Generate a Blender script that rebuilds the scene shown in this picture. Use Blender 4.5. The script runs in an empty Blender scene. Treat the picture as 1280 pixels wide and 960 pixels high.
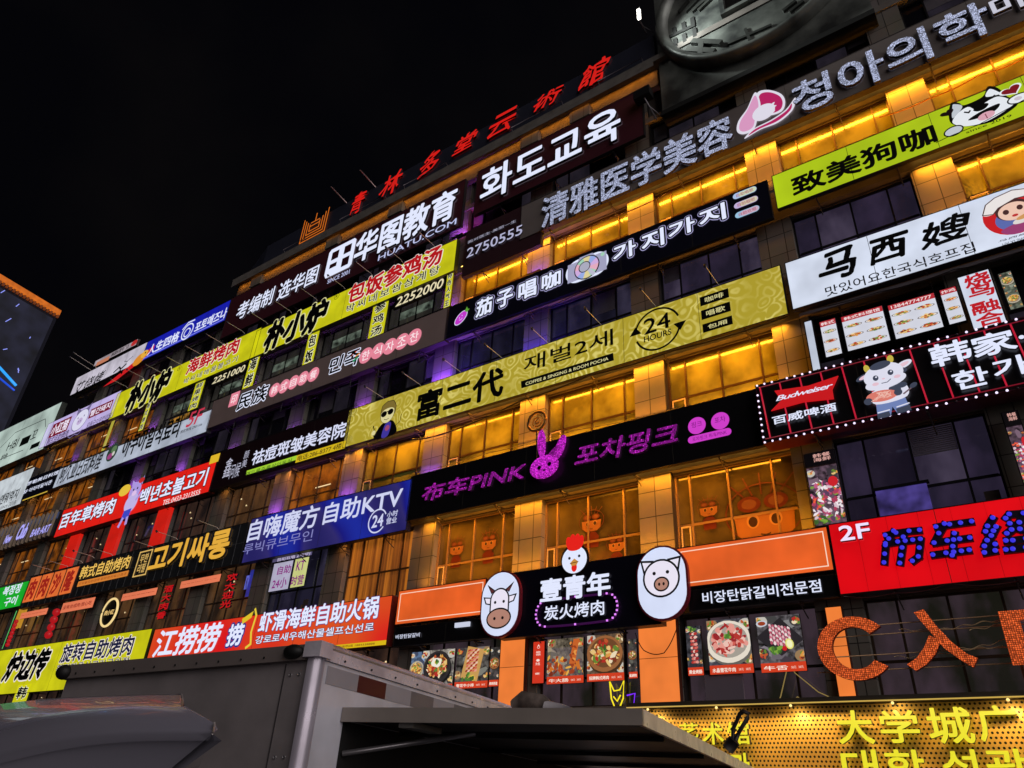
import bpy, math, random
from mathutils import Vector, Matrix

# ------------------------------------------------------------------ camera, world, added street fill, exposure
sc = bpy.context.scene
col = sc.collection
EYE = Vector((0.0, 0.0, 1.6))
FPX = 915.3                                     # focal length in pixels of the 1280 px wide photograph
RIGHT = Vector((0.81578084, 0.57621338, 0.04979728))
DOWN = Vector((-0.25497826, 0.43559407, -0.8632751))
FWD = Vector((-0.51912206, 0.69154606, 0.50227118))
cam_data = bpy.data.cameras.new('camera')
cam = bpy.data.objects.new('camera', cam_data)
col.objects.link(cam)
M3 = Matrix((RIGHT, -DOWN, -FWD)).transposed()
cam.matrix_world = Matrix.Translation(EYE) @ M3.to_4x4()
cam_data.sensor_width = 36.0
cam_data.lens = FPX / 1280.0 * 36.0
cam_data.clip_end = 2000.0
cam_data.clip_start = 0.05
sc.camera = cam

world = bpy.data.worlds.new('World')
sc.world = world
world.use_nodes = True
wn = world.node_tree
wb = wn.nodes['Background']
wtc = wn.nodes.new('ShaderNodeTexCoord'); wns = wn.nodes.new('ShaderNodeTexNoise'); wcr = wn.nodes.new('ShaderNodeValToRGB')
wns.inputs['Scale'].default_value = 3.2; wns.inputs['Detail'].default_value = 4
wcr.color_ramp.elements[0].position = .42; wcr.color_ramp.elements[0].color = (.0022, .0022, .0036, 1)
wcr.color_ramp.elements[1].position = .75; wcr.color_ramp.elements[1].color = (.006, .0052, .0056, 1)
wn.links.new(wtc.outputs['Generated'], wns.inputs['Vector']); wn.links.new(wns.outputs['Fac'], wcr.inputs[0]); wn.links.new(wcr.outputs[0], wb.inputs[0])
wb.inputs[1].default_value = 0.55

sun_d = bpy.data.lights.new('street_fill', 'SUN')  # sun lamp added as night fill, lifts the unlit boards and the truck
sun_d.energy = 1.6
sun_d.angle = math.radians(60)
sun_d.color = (1.0, 0.93, 0.9)
sun = bpy.data.objects.new('street_fill', sun_d)
col.objects.link(sun)
sun.rotation_euler = Vector((-0.95, 0.38, -0.36)).to_track_quat('-Z', 'Y').to_euler()

sc.view_settings.view_transform = 'Standard'
sc.view_settings.look = 'None'
sc.view_settings.exposure = 0.0
sc.view_settings.gamma = 1.0
sc.view_settings.use_curve_mapping = False
sc.cycles.use_denoising = True
sc.cycles.max_bounces = 6
sc.cycles.diffuse_bounces = 3
sc.cycles.glossy_bounces = 3
sc.cycles.sample_clamp_indirect = 4.0

random.seed(7)
FACE = 17.0                                     # distance from the viewer to the fronts of the shop signs

# ------------------------------------------------------------------ helpers
def view(scale_x0, y0, s):
    return lambda x, y: (scale_x0 + x / s, y0 + y / s)
# enlarged crops of the reference survey: crop origin and enlargement
A = view(0, 320, 4); B = view(0, 500, 4); C = view(0, 700, 3.694); D = view(260, 200, 3.691)
E = view(240, 400, 4); F = view(240, 580, 4); G = view(560, 0, 3.2); H = view(880, 0, 3.2)
I = view(560, 220, 3.2); J = view(880, 240, 3.2); K = view(480, 480, 3.2); L = view(880, 480, 3.2)
M = view(480, 660, 3.2); N = view(880, 660, 3.2); Q = view(420, 380, 5.332); U = view(1100, 180, 4)
W = view(1130, 400, 6); X = view(360, 40, 3.048); Y = view(860, 780, 5.332); V = view(1090, 600, 6.737)
R = view(320, 760, 4); S = view(560, 800, 3.2); T = view(0, 780, 4); CW = view(1060, 420, 8.73)
DG = view(1160, 60, 8); CF = view(1000, 760, 4.571); BT = view(270, 540, 7.53); CU = view(300, 680, 5.818)
PX = lambda x, y: (x, y)

def P(p, y=FACE):
    """survey point on the vertical plane at distance y -> world position (metres)"""
    d = RIGHT * ((p[0] - 640) / FPX) + DOWN * ((p[1] - 480) / FPX) + FWD
    k = y / d.y
    return Vector((d.x * k, y, EYE.z + d.z * k))

def lin(c):
    c = c / 255.0
    return c / 12.92 if c <= 0.04045 else ((c + 0.055) / 1.055) ** 2.4

def rgb(c):
    return (lin(c[0]), lin(c[1]), lin(c[2]), 1.0)

_mats = {}
def _new(key):
    m = bpy.data.materials.new('mat_%d' % len(_mats))
    m.use_nodes = True
    _mats[key] = m
    return m, m.node_tree.nodes, m.node_tree.links

def em(c, s=1.0, noise=0.0, sample=False, scale=1.2):
    """something lit from behind: printed lightbox faces, LED letters, lamps"""
    key = ('em', tuple(c), s, noise, sample, scale)
    if key in _mats: return _mats[key]
    m, n, l = _new(key)
    b = n['Principled BSDF']
    b.inputs['Base Color'].default_value = (0.02, 0.02, 0.02, 1)
    b.inputs['Roughness'].default_value = 0.35
    b.inputs['Emission Color'].default_value = rgb(c)
    b.inputs['Emission Strength'].default_value = s
    if noise:
        tc = n.new('ShaderNodeTexCoord'); t = n.new('ShaderNodeTexNoise'); r = n.new('ShaderNodeMapRange')
        t.inputs['Scale'].default_value = scale; t.inputs['Detail'].default_value = 2.0
        r.inputs['From Min'].default_value = 0.3; r.inputs['From Max'].default_value = 0.7
        r.inputs['To Min'].default_value = s * (1 - noise * 1.9); r.inputs['To Max'].default_value = s * (1 + noise * 0.9)
        l.new(tc.outputs['Object'], t.inputs['Vector']); l.new(t.outputs['Fac'], r.inputs['Value'])
        l.new(r.outputs['Result'], b.inputs['Emission Strength'])
    m.cycles.emission_sampling = 'AUTO' if sample else 'NONE'
    return m

def df(c, rough=0.6, metal=0.0, noise=0.0, scale=3.0, spec=0.4, bump=0.0, c2=None):
    key = ('df', tuple(c), rough, metal, noise, scale, spec, bump, c2)
    if key in _mats: return _mats[key]
    m, n, l = _new(key)
    b = n['Principled BSDF']
    b.inputs['Base Color'].default_value = rgb(c)
    b.inputs['Roughness'].default_value = rough
    b.inputs['Metallic'].default_value = metal
    b.inputs['Specular IOR Level'].default_value = spec
    if noise or bump:
        tc = n.new('ShaderNodeTexCoord'); t = n.new('ShaderNodeTexNoise')
        t.inputs['Scale'].default_value = scale; t.inputs['Detail'].default_value = 5.0
        l.new(tc.outputs['Object'], t.inputs['Vector'])
        if noise:
            mx = n.new('ShaderNodeMix'); mx.data_type = 'RGBA'
            a = rgb(c); z = rgb(c2) if c2 else tuple(v * (1 - noise) for v in a[:3]) + (1,)
            mx.inputs['A'].default_value = a; mx.inputs['B'].default_value = z
            r = n.new('ShaderNodeMapRange'); r.inputs['From Min'].default_value = 0.35; r.inputs['From Max'].default_value = 0.65
            l.new(t.outputs['Fac'], r.inputs['Value']); l.new(r.outputs['Result'], mx.inputs['Factor'])
            l.new(mx.outputs['Result'], b.inputs['Base Color'])
            r2 = n.new('ShaderNodeMapRange'); r2.inputs['To Min'].default_value = max(0.03, rough - 0.12); r2.inputs['To Max'].default_value = rough + 0.12
            l.new(t.outputs['Fac'], r2.inputs['Value']); l.new(r2.outputs['Result'], b.inputs['Roughness'])
        if bump:
            bp = n.new('ShaderNodeBump'); bp.inputs['Strength'].default_value = bump; bp.inputs['Distance'].default_value = 0.02
            l.new(t.outputs['Fac'], bp.inputs['Height']); l.new(bp.outputs['Normal'], b.inputs['Normal'])
    return m

def led(c, dark=(20, 10, 10), pitch=0.045, s=1.0, r=0.36, rnd=0.5):
    """letter face packed with small LED beads"""
    key = ('led', tuple(c), tuple(dark), pitch, s, r, rnd)
    if key in _mats: return _mats[key]
    m, n, l = _new(key)
    b = n['Principled BSDF']
    b.inputs['Base Color'].default_value = rgb(dark)
    tc = n.new('ShaderNodeTexCoord'); vo = n.new('ShaderNodeTexVoronoi')
    vo.inputs['Scale'].default_value = 1.0 / pitch; vo.inputs['Randomness'].default_value = rnd
    r1 = n.new('ShaderNodeMapRange'); r1.inputs['From Min'].default_value = r; r1.inputs['From Max'].default_value = r + 0.12
    r1.inputs['To Min'].default_value = 1.0; r1.inputs['To Max'].default_value = 0.22
    l.new(tc.outputs['Object'], vo.inputs['Vector']); l.new(vo.outputs['Distance'], r1.inputs['Value'])
    sp = n.new('ShaderNodeSeparateColor'); l.new(vo.outputs['Color'], sp.inputs[0])
    r2 = n.new('ShaderNodeMapRange'); r2.inputs['To Min'].default_value = 0.45 * s; r2.inputs['To Max'].default_value = 1.25 * s
    l.new(sp.outputs[0], r2.inputs['Value'])
    mu = n.new('ShaderNodeMath'); mu.operation = 'MULTIPLY'
    l.new(r1.outputs['Result'], mu.inputs[0]); l.new(r2.outputs['Result'], mu.inputs[1])
    b.inputs['Emission Color'].default_value = rgb(c)
    l.new(mu.outputs[0], b.inputs['Emission Strength'])
    m.cycles.emission_sampling = 'NONE'
    return m

LOC = {}
def root_loc(o):
    while o is not None:
        if o.name in LOC: return LOC[o.name]
        o = o.parent
    return Vector((0, 0, 0))

class MB:
    """collects faces (world coordinates) and links them as ONE mesh object"""
    def __init__(s): s.v = []; s.f = []; s.mi = []; s.mats = []; s.sm = []
    def add(s, verts, faces, mat, smooth=False):
        if mat not in s.mats: s.mats.append(mat)
        k = s.mats.index(mat); b = len(s.v)
        s.v += [tuple(v) for v in verts]
        for f in faces:
            s.f.append([i + b for i in f]); s.mi.append(k); s.sm.append(smooth)
    def box(s, x0, x1, y0, y1, z0, z1, mat):
        v = [(x0, y0, z0), (x1, y0, z0), (x1, y1, z0), (x0, y1, z0), (x0, y0, z1), (x1, y0, z1), (x1, y1, z1), (x0, y1, z1)]
        s.add(v, [(0, 3, 2, 1), (4, 5, 6, 7), (0, 1, 5, 4), (1, 2, 6, 5), (2, 3, 7, 6), (3, 0, 4, 7)], mat)
    def tube(s, pts, r, mat, n=8, cap=True):
        pts = [Vector(p) for p in pts]; rings = []
        rs = r if isinstance(r, (list, tuple)) else [r] * len(pts)
        for i, p in enumerate(pts):
            d = (pts[min(i + 1, len(pts) - 1)] - pts[max(i - 1, 0)]).normalized()
            u = d.cross(Vector((0, 0, 1)))
            if u.length < 1e-3: u = d.cross(Vector((1, 0, 0)))
            u.normalize(); w = d.cross(u)
            rings.append([p + (u * math.cos(2 * math.pi * k / n) + w * math.sin(2 * math.pi * k / n)) * rs[i] for k in range(n)])
        v = [q for g in rings for q in g]; f = []
        for i in range(len(pts) - 1):
            for k in range(n):
                f.append((i * n + k, i * n + (k + 1) % n, (i + 1) * n + (k + 1) % n, (i + 1) * n + k))
        if cap: f += [tuple(range(n)), tuple(reversed(range((len(pts) - 1) * n, len(pts) * n)))]
        s.add(v, f, mat, True)
    def prism(s, pts, y0, y1, mat, side=None):
        """outline in (x, z) extruded from y0 (front) to y1"""
        n = len(pts)
        s.add([(p[0], y0, p[1]) for p in pts], [tuple(range(n))], mat)
        s.add([(p[0], y, p[1]) for y in (y0, y1) for p in pts], [(i, (i + 1) % n, (i + 1) % n + n, i + n) for i in range(n)] + [tuple(range(2 * n - 1, n - 1, -1))], side or mat)
    def build(s, name, parent=None, loc=None):
        o0 = root_loc(parent) if parent else Vector(loc or (0, 0, 0))
        me = bpy.data.meshes.new(name)
        me.from_pydata([tuple(Vector(v) - o0) for v in s.v], [], s.f)
        for m in s.mats: me.materials.append(m)
        me.polygons.foreach_set('material_index', s.mi)
        me.polygons.foreach_set('use_smooth', s.sm)
        me.update()
        o = bpy.data.objects.new(name, me)
        col.objects.link(o)
        if parent: o.parent = parent
        else: o.location = o0; LOC[o.name] = o0
        return o

def tag(o, label=None, cat=None, group=None, kind=None):
    if label: o['label'] = label
    if cat: o['category'] = cat
    if group: o['group'] = group
    if kind: o['kind'] = kind
    return o

def thing(name, loc, label, cat, group=None):
    o = bpy.data.objects.new(name, None)
    col.objects.link(o); o.location = loc; o.empty_display_size = 0.2
    LOC[o.name] = Vector(loc)
    return tag(o, label, cat, group)

# text ------------------------------------------------------------------
def SIDE(): return df((46, 40, 48), 0.4)
_glyph = {}
def glyphs(s, ext, italic, spacing):
    key = (s, ext, italic, spacing)
    if key in _glyph: return _glyph[key]
    c = bpy.data.curves.new('lettering', 'FONT'); c.body = s; c.size = 1.0; c.resolution_u = 3
    c.extrude = ext; c.shear = italic; c.space_character = spacing
    c.space_line = 1.0; c.align_x = 'CENTER'
    o = bpy.data.objects.new('lettering', c); col.objects.link(o)
    bpy.context.view_layer.update()
    me = bpy.data.meshes.new_from_object(o.evaluated_get(bpy.context.evaluated_depsgraph_get()))
    v = [tuple(x.co) for x in me.vertices]; f = [tuple(p.vertices) for p in me.polygons]
    bpy.data.objects.remove(o); bpy.data.curves.remove(c); bpy.data.meshes.remove(me)
    _glyph[key] = (v, f)
    return v, f

def text_into(mb, s, x0, x1, z0, z1, y, mat, bold=0.03, ext=0.0, outline=None, omat=None, italic=0.0, spacing=1.0, jitter=0.0):
    """fit a run of writing into a rectangle of the facade; bold and outline are shares of the height"""
    v, f = glyphs(s, 1.0 if ext else 0.0, italic, spacing)
    if not v: return
    h = z1 - z0; nl = s.count('\n') + 1
    bold = bold * .62
    rb = bold * h / nl
    rims = outline if isinstance(outline, (list, tuple)) else ([(outline, omat)] if outline else [])
    big = max([o for o, m_ in rims], default=0) * h / nl
    caps = [q for q in f if max(v[i][2] for i in q) - min(v[i][2] for i in q) < 1e-4]
    sides = [q for q in f if max(v[i][2] for i in q) - min(v[i][2] for i in q) >= 1e-4]
    mm = rb + (big * .6 if len(rims) > 1 else 0)
    def put(r, yy, m, e, n):
        ax = min(p[0] for p in v); bx = max(p[0] for p in v); az = min(p[1] for p in v); bz = max(p[1] for p in v)
        sx = (x1 - x0 - 2 * mm) / max(bx - ax, 1e-6); sz = (h - 2 * mm) / max(bz - az, 1e-6)
        offs = [(0, 0)] if r <= 1e-5 else [(r * math.cos(2 * math.pi * k / n + .4), r * math.sin(2 * math.pi * k / n + .4)) for k in range(n)] + ([(0, 0)] if r > 2.2 * rb else [])
        for k, (dx, dz) in enumerate(offs):
            vv = [(x0 + mm + (p[0] - ax) * sx + dx, yy - k * 0.0003 + (-p[2] * e), z0 + mm + (p[1] - az) * sz + dz) for p in v]
            if jitter:
                j_ = jitter * h
                vv = [(a_ + j_ * math.sin(7.3 * p[0] + 5.1 * p[1]) + j_ * .6 * math.sin(19 * p[1] + 11 * p[0]), b_, c_ + j_ * math.sin(6.1 * p[1] - 8.7 * p[0]) + j_ * .6 * math.sin(17 * p[0] + 2)) for (a_, b_, c_), p in zip(vv, v)]
            mb.add(vv, caps, m)
            if sides and e: mb.add(vv, sides, SIDE())
    for i, (o_, m_) in enumerate(rims): put(rb + o_ * h / nl, y + 0.008 - .005 * i / max(1, len(rims) - 1), m_, 0.0, 12)
    put(rb, y - ext, mat, ext * 0.98, 8)

def letters(root, s, lb, rt, mat, y=None, lift=0.012, name='lettering', **kw):
    y = root_face(root) if y is None else y
    a = P(lb, y); b = P(rt, y); g = .04 * (b.z - a.z)
    mb = MB(); text_into(mb, s, a.x, b.x, a.z - g, b.z + g, y - lift, mat, **kw)
    return mb.build(name, root)

FRONT = {}
def root_face(root):
    return FRONT.get(root.name, FACE)

# pictures drawn on a sign (printed or cut out), in local units round a centre ------------------------------------------------------------------
class Art:
    def __init__(s, root, centre, size, y=None, lift=0.012, tilt=0.0, sx=1.0):
        s.root = root; s.y = (root_face(root) if y is None else y) - lift; s.c = P(centre, root_face(root) if y is None else y) if not isinstance(centre, Vector) else centre
        s.k = size; s.mb = MB(); s.i = 0; s.t = tilt; s.sx = sx
    def w(s, u, v):
        ct, st = math.cos(s.t), math.sin(s.t)
        return (s.c.x + s.k * s.sx * (u * ct - v * st), s.c.z + s.k * (u * st + v * ct))
    def poly(s, pts, m, th=0.0):
        s.i += 1; y = s.y - s.i * 0.0012
        q = [s.w(*p) for p in pts]
        if th:
            s.mb.prism(q, y - th, y + 0.003, m); s.y -= th
        else: s.mb.add([(a, y, b) for a, b in q], [tuple(range(len(q)))], m)
        return s
    def spoly(s, pts, m, th=0.0):
        n = len(pts); out = []
        for i in range(n):
            p0, p1, p2, p3 = pts[i - 1], pts[i], pts[(i + 1) % n], pts[(i + 2) % n]
            for k in range(5):
                t = k / 5
                out.append(tuple(.5 * (2 * p1[c] + (p2[c] - p0[c]) * t + (2 * p0[c] - 5 * p1[c] + 4 * p2[c] - p3[c]) * t * t + (3 * p1[c] - p0[c] - 3 * p2[c] + p3[c]) * t ** 3) for c in (0, 1)))
        return s.poly(out, m, th)
    def disc(s, u, v, rx, m, ry=None, a=0.0, n=28, th=0.0):
        ry = rx if ry is None else ry; ca, sa = math.cos(a), math.sin(a)
        return s.poly([(u + rx * math.cos(t) * ca - ry * math.sin(t) * sa, v + rx * math.cos(t) * sa + ry * math.sin(t) * ca) for t in (2 * math.pi * k / n for k in range(n))], m, th)
    def line(s, pts, w, m):
        s.i += 1; y = s.y - s.i * 0.0012
        for (a, b), (c, d) in zip(pts[:-1], pts[1:]):
            ln = math.hypot(c - a, d - b) or 1e-6; nx, nz = -(d - b) / ln * w / 2, (c - a) / ln * w / 2
            ex, ez = (c - a) / ln * w * .3, (d - b) / ln * w * .3
            q = [s.w(a - ex + nx, b - ez + nz), s.w(a - ex - nx, b - ez - nz), s.w(c + ex - nx, d + ez - nz), s.w(c + ex + nx, d + ez + nz)]
            s.mb.add([(x, y, z) for x, z in q], [(0, 1, 2, 3)], m); y -= 0.0002
        return s
    def ring(s, u, v, r, w, m, a0=0.0, a1=2 * math.pi, n=36, ry=None):
        ry = ry or r
        return s.line([(u + r * math.cos(a0 + (a1 - a0) * k / n), v + ry * math.sin(a0 + (a1 - a0) * k / n)) for k in range(n + 1)], w, m)
    def pill(s, u0, v0, u1, v1, m, th=0.0):
        r = (v1 - v0) / 2; cm = (v0 + v1) / 2
        if u1 - u0 < v1 - v0:
            r = (u1 - u0) / 2; cu = (u0 + u1) / 2
            p = [(cu + r * math.cos(t), v1 - r + r * math.sin(t)) for t in (math.pi * k / 16 for k in range(17))] + [(cu + r * math.cos(t), v0 + r + r * math.sin(t)) for t in (math.pi + math.pi * k / 16 for k in range(17))]
        else:
            p = [(u1 - r + r * math.cos(t), cm + r * math.sin(t)) for t in (-math.pi / 2 + math.pi * k / 16 for k in range(17))] + [(u0 + r + r * math.cos(t), cm + r * math.sin(t)) for t in (math.pi / 2 + math.pi * k / 16 for k in range(17))]
        return s.poly(p, m, th)
    def write(s, txt, u0, v0, u1, v1, m, **kw):
        s.i += 1
        a = s.w(u0, v0); b = s.w(u1, v1)
        text_into(s.mb, txt, a[0], b[0], a[1], b[1], s.y - s.i * 0.0012 - 0.002, m, **kw)
        s.i += 3
        return s
    def done(s, name='logo', parent=None):
        return s.mb.build(name, parent or s.root)

# signs ------------------------------------------------------------------
RECT = {}
def sign(name, label, cat, tl, br, face, side=None, depth=0.22, y=FACE, group=None, rim=0.05, x1=None, z0=None, rim_mat=None, noface=False):
    a = P(tl, y); b = P(br, y)
    xa, xb = a.x, (b.x if x1 is None else x1); za, zb = (b.z if z0 is None else z0), a.z
    root = thing(name, ((xa + xb) / 2, y + depth, za), label, cat, group)
    FRONT[root.name] = y; RECT[root.name] = (xa, xb, za, zb)
    side = side or df((38, 36, 40), 0.5, 0.3)
    mb = MB(); mb.box(xa, xb, y + 0.012, y + depth, za, zb, side)
    mb.build('cabinet', root)
    if not noface:
        mb = MB(); mb.box(xa + rim * .4, xb - rim * .4, y, y + 0.0115, za + rim * .4, zb - rim * .4, face)
        mb.build('face', root)
    if xb - xa > 3.2:
        jm = df((58, 54, 46), .6); n_ = int((xb - xa) / 2.6); jb = MB(); sb_ = df((70, 64, 66), .5, .3)
        for k in range(1, n_ + 1):
            x_ = xa + (xb - xa) * k / (n_ + 1); jb.box(x_ - .006, x_ + .006, y - .0012, y + .0008, za + rim * .5, zb - rim * .5, jm)
        if not noface and name != 'lightbox_panel': jb.build('face_joint', root)
        for k in range(min(n_ + 1, 9)):
            x_ = xa + (xb - xa) * (k + .5) / (min(n_ + 1, 9)); sb = MB()
            sb.tube([(x_, y + .06, za - .03), (x_, 17.6, za + .0)], .022, sb_, 6); sb.tube([(x_, y + .08, za - .03), (x_ + .02, 17.6, za - .28)], .016, sb_, 6)
            sb.build('bracket', root)
    if rim:
        rm = rim_mat or side
        mb = MB(); t = rim * .4; yy = y - 0.008
        mb.box(xa, xb, yy, y + 0.011, za - 0.002, za + t, rm); mb.box(xa, xb, yy, y + 0.011, zb - t, zb + 0.002, rm)
        mb.box(xa - 0.002, xa + t, yy, y + 0.011, za + t, zb - t, rm); mb.box(xb - t, xb + 0.002, yy, y + 0.011, za + t, zb - t, rm)
        mb.build('frame', root)
    return root

def strip(root, tl, br, mat, name='panel', lift=0.006):
    """flat printed panel lying on a sign's face"""
    y = root_face(root); a = P(tl, y); b = P(br, y)
    mb = MB(); mb.box(a.x, b.x, y - lift, y - lift + 0.005, b.z, a.z, mat)
    return mb.build(name, root)

def lamp_arms(root, bases, length=0.95, rise=0.02, lit=False):
    """thin floodlight arms reaching out over the top edge of a sign, each with its small lamp"""
    st = df((226, 214, 200), 0.4, 0.1); hd = df((60, 58, 64), 0.4, 0.5)
    y = root_face(root)
    for p in bases:
        b = P(p, y)
        mb = MB(); tip = b + Vector((0, -length, rise))
        mb.tube([b + Vector((0, 0.12, -0.06)), b + Vector((0, 0, 0.0)), tip], 0.011, st, 6)
        arm = mb.build('lamp_arm', root)
        mb = MB(); mb.tube([tip + Vector((0, -.05, .03)), tip + Vector((0, .03, -.03))], [0.035, 0.055], hd, 8)
        mb.build('lamp_head', arm)

# ------------------------------------------------------------------ ground, road, pavement
asphalt = df((62, 62, 66), 0.75, noise=0.3, scale=6, bump=0.3)
mb = MB(); mb.add([(-400, -400, 0), (400, -400, 0), (400, 400, 0), (-400, 400, 0)], [(0, 1, 2, 3)], asphalt)
tag(mb.build('road'), kind='structure')
mb = MB(); mb.box(-70, 12, 11.6, 18.2, 0.004, 0.14, df((120, 112, 106), 0.7, noise=0.25, scale=4))
tag(mb.build('pavement'), kind='structure')
mb = MB(); mb.box(-70, 12, 11.35, 11.595, 0.004, 0.15, df((150, 146, 140), 0.7, noise=0.2, scale=5))
tag(mb.build('kerb'), kind='structure')
mb = MB()
for i in range(12): mb.box(-60 + i * 6, -57 + i * 6, 6.0, 6.12, 0.002, 0.006, df((200, 200, 195), 0.6, noise=0.2))
tag(mb.build('road_marking'), kind='structure')

# ------------------------------------------------------------------ the building
WALLY = 17.85
PIT = 4.22
def pil(k): return 0.45 - PIT * k
tile_key = df((150, 138, 122), 0.45, noise=0.18, scale=2.5, bump=0.08)
def tile_mat():
    m, n, l = _new('tile')
    b = n['Principled BSDF']; b.inputs['Roughness'].default_value = 0.42
    tc = n.new('ShaderNodeTexCoord'); mp = n.new('ShaderNodeMapping'); br = n.new('ShaderNodeTexBrick')
    mp.inputs['Rotation'].default_value = (math.radians(90), 0, 0)
    br.inputs['Scale'].default_value = 1.0; br.offset = 0.0
    br.inputs['Brick Width'].default_value = 0.5; br.inputs['Row Height'].default_value = 0.72
    br.inputs['Mortar Size'].default_value = 0.012; br.inputs['Mortar Smooth'].default_value = 0.1
    br.inputs['Color1'].default_value = rgb((150, 138, 124)); br.inputs['Color2'].default_value = rgb((134, 124, 112)); br.inputs['Mortar'].default_value = rgb((52, 46, 42))
    l.new(tc.outputs['Object'], mp.inputs['Vector']); l.new(mp.outputs['Vector'], br.inputs['Vector'])
    ns = n.new('ShaderNodeTexNoise'); ns.inputs['Scale'].default_value = 1.3; ns.inputs['Detail'].default_value = 6
    mx = n.new('ShaderNodeMix'); mx.data_type = 'RGBA'; mx.blend_type = 'MULTIPLY'; mx.inputs['Factor'].default_value = 0.55
    l.new(tc.outputs['Object'], ns.inputs['Vector'])
    l.new(br.outputs['Color'], mx.inputs['A']); l.new(ns.outputs['Color'], mx.inputs['B'])
    hs = n.new('ShaderNodeHueSaturation'); hs.inputs['Saturation'].default_value = 0.55; hs.inputs['Value'].default_value = 0.8
    l.new(mx.outputs['Result'], hs.inputs['Color']); l.new(hs.outputs['Color'], b.inputs['Base Color'])
    return m
TILE = tile_mat()
WALL = df((96, 88, 84), 0.7, noise=0.35, scale=1.5)
CONC = df((112, 106, 102), 0.7, noise=0.3, scale=2.0)
BRONZE = df((74, 60, 48), 0.35, 0.5)
DARKF = df((34, 32, 36), 0.4, 0.4)

bld = thing('shopping_building', (-25, 24, 0), 'seven storey building whose facade of tiled pilasters is covered in lit shop signs', 'building')
mb = MB(); mb.box(-32.45, 12, WALLY + .25, 30, 0, 26.2, WALL); mb.build('wall', bld)
mb = MB(); mb.box(-49.3, -32.452, WALLY + .25, 30, 0, 24.9, WALL); mb.build('wall', bld)
mb = MB(); mb.box(-70, -49.302, WALLY + .25, 30, 0, 22.5, WALL); mb.build('wall', bld)
# roof slab with its overhang, and the dark parapet
mb = MB(); mb.box(-32.6, 12, 16.85, 30, 26.205, 26.5, CONC); mb.build('roof', bld)
mb = MB(); mb.box(-32.6, -6.9, 16.85, 16.88, 25.98, 26.2, CONC); mb.build('eave_lip', bld)  # lip added to hide the eave washer from below
mb = MB(); mb.box(-32.4, -6.9, 17.2, 17.45, 25.3, 26.2, WALL); mb.build('eave_fascia', bld)
for x in (-30.5, -24.5, -20.2, -12.6, -10.2):
    mb = MB(); mb.box(x - .45, x + .45, 17.0, 17.198, 25.35, 25.95, TILE); mb.build('vent_box', bld)
SHEET = df((52, 54, 70), 0.45, 0.3, noise=0.2, scale=0.6)
mb = MB(); mb.box(-30.25, -6.85, 17.0, 17.25, 26.62, 28.0, SHEET)
mb.add([(-33.0, 17.6, 26.62), (-30.253, 17.0, 26.62), (-30.253, 17.0, 28.0), (-32.4, 17.6, 27.7), (-33.0, 17.9, 26.62), (-30.253, 17.3, 26.62), (-30.253, 17.3, 28.0), (-32.4, 17.9, 27.7)],
       [(0, 1, 2, 3), (4, 7, 6, 5), (0, 3, 7, 4), (3, 2, 6, 7), (1, 5, 6, 2), (0, 4, 5, 1)], SHEET)
mb.build('parapet', bld)
for xa, xb in ((-28.2, -26.5), (-23.9, -20.8), (-19.6, -17.0), (-13.4, -10.9), (-9.2, -7.3)):
    mb = MB(); y = 16.75
    mb.tube([(xa, y, 26.62), (xb, y, 26.62)], 0.015, df((150, 140, 150), .4, .6), 6)
    mb.tube([(xa, y, 26.62), (xa, 17.0, 26.4)], 0.015, df((150, 140, 150), .4, .6), 6)
    mb.tube([(xb, y, 26.62), (xb, 17.0, 26.4)], 0.015, df((150, 140, 150), .4, .6), 6)
    mb.build('bracket', bld)

ROWS = [(3.95, 5.95), (7.5, 9.78), (11.4, 13.45), (15.05, 17.05), (18.45, 20.3), (21.95, 23.75)]
# spandrels between the window rows, and slabs
zs = [0.0] + [v for r in ROWS for v in r] + [26.2]
ROWENDS = lambda z: -32.45 if z > 24.0 else (-49.3 if z > 21.5 else -70)
for i in range(0, len(zs) - 1, 2):
    za, zb = zs[i], zs[i + 1]
    if i == 0: continue
    mb = MB(); mb.box(ROWENDS(zb - .3), 12, 17.6, WALLY + .245, za, zb if zb < 26 else 25.4, WALL); mb.build('spandrel', bld)
for za, zb in ROWS:
    mb = MB(); mb.box(ROWENDS(zb), 12, 17.42, 17.62, zb + 0.05, zb + 0.3, CONC); mb.build('ledge', bld)
    mb = MB(); mb.box(ROWENDS(zb), 12, 17.45, 17.7, za - 0.12, za - 0.003, CONC); mb.build('ledge', bld)
for k in range(-2, 17):
    x = pil(k); top = 26.2 if x > -32 else (24.85 if x > -49 else 22.4)
    mb = MB(); mb.box(x - .5, x + .5, 17.46, WALLY + .24, 0, top, TILE); mb.build('pilaster', bld)

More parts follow.
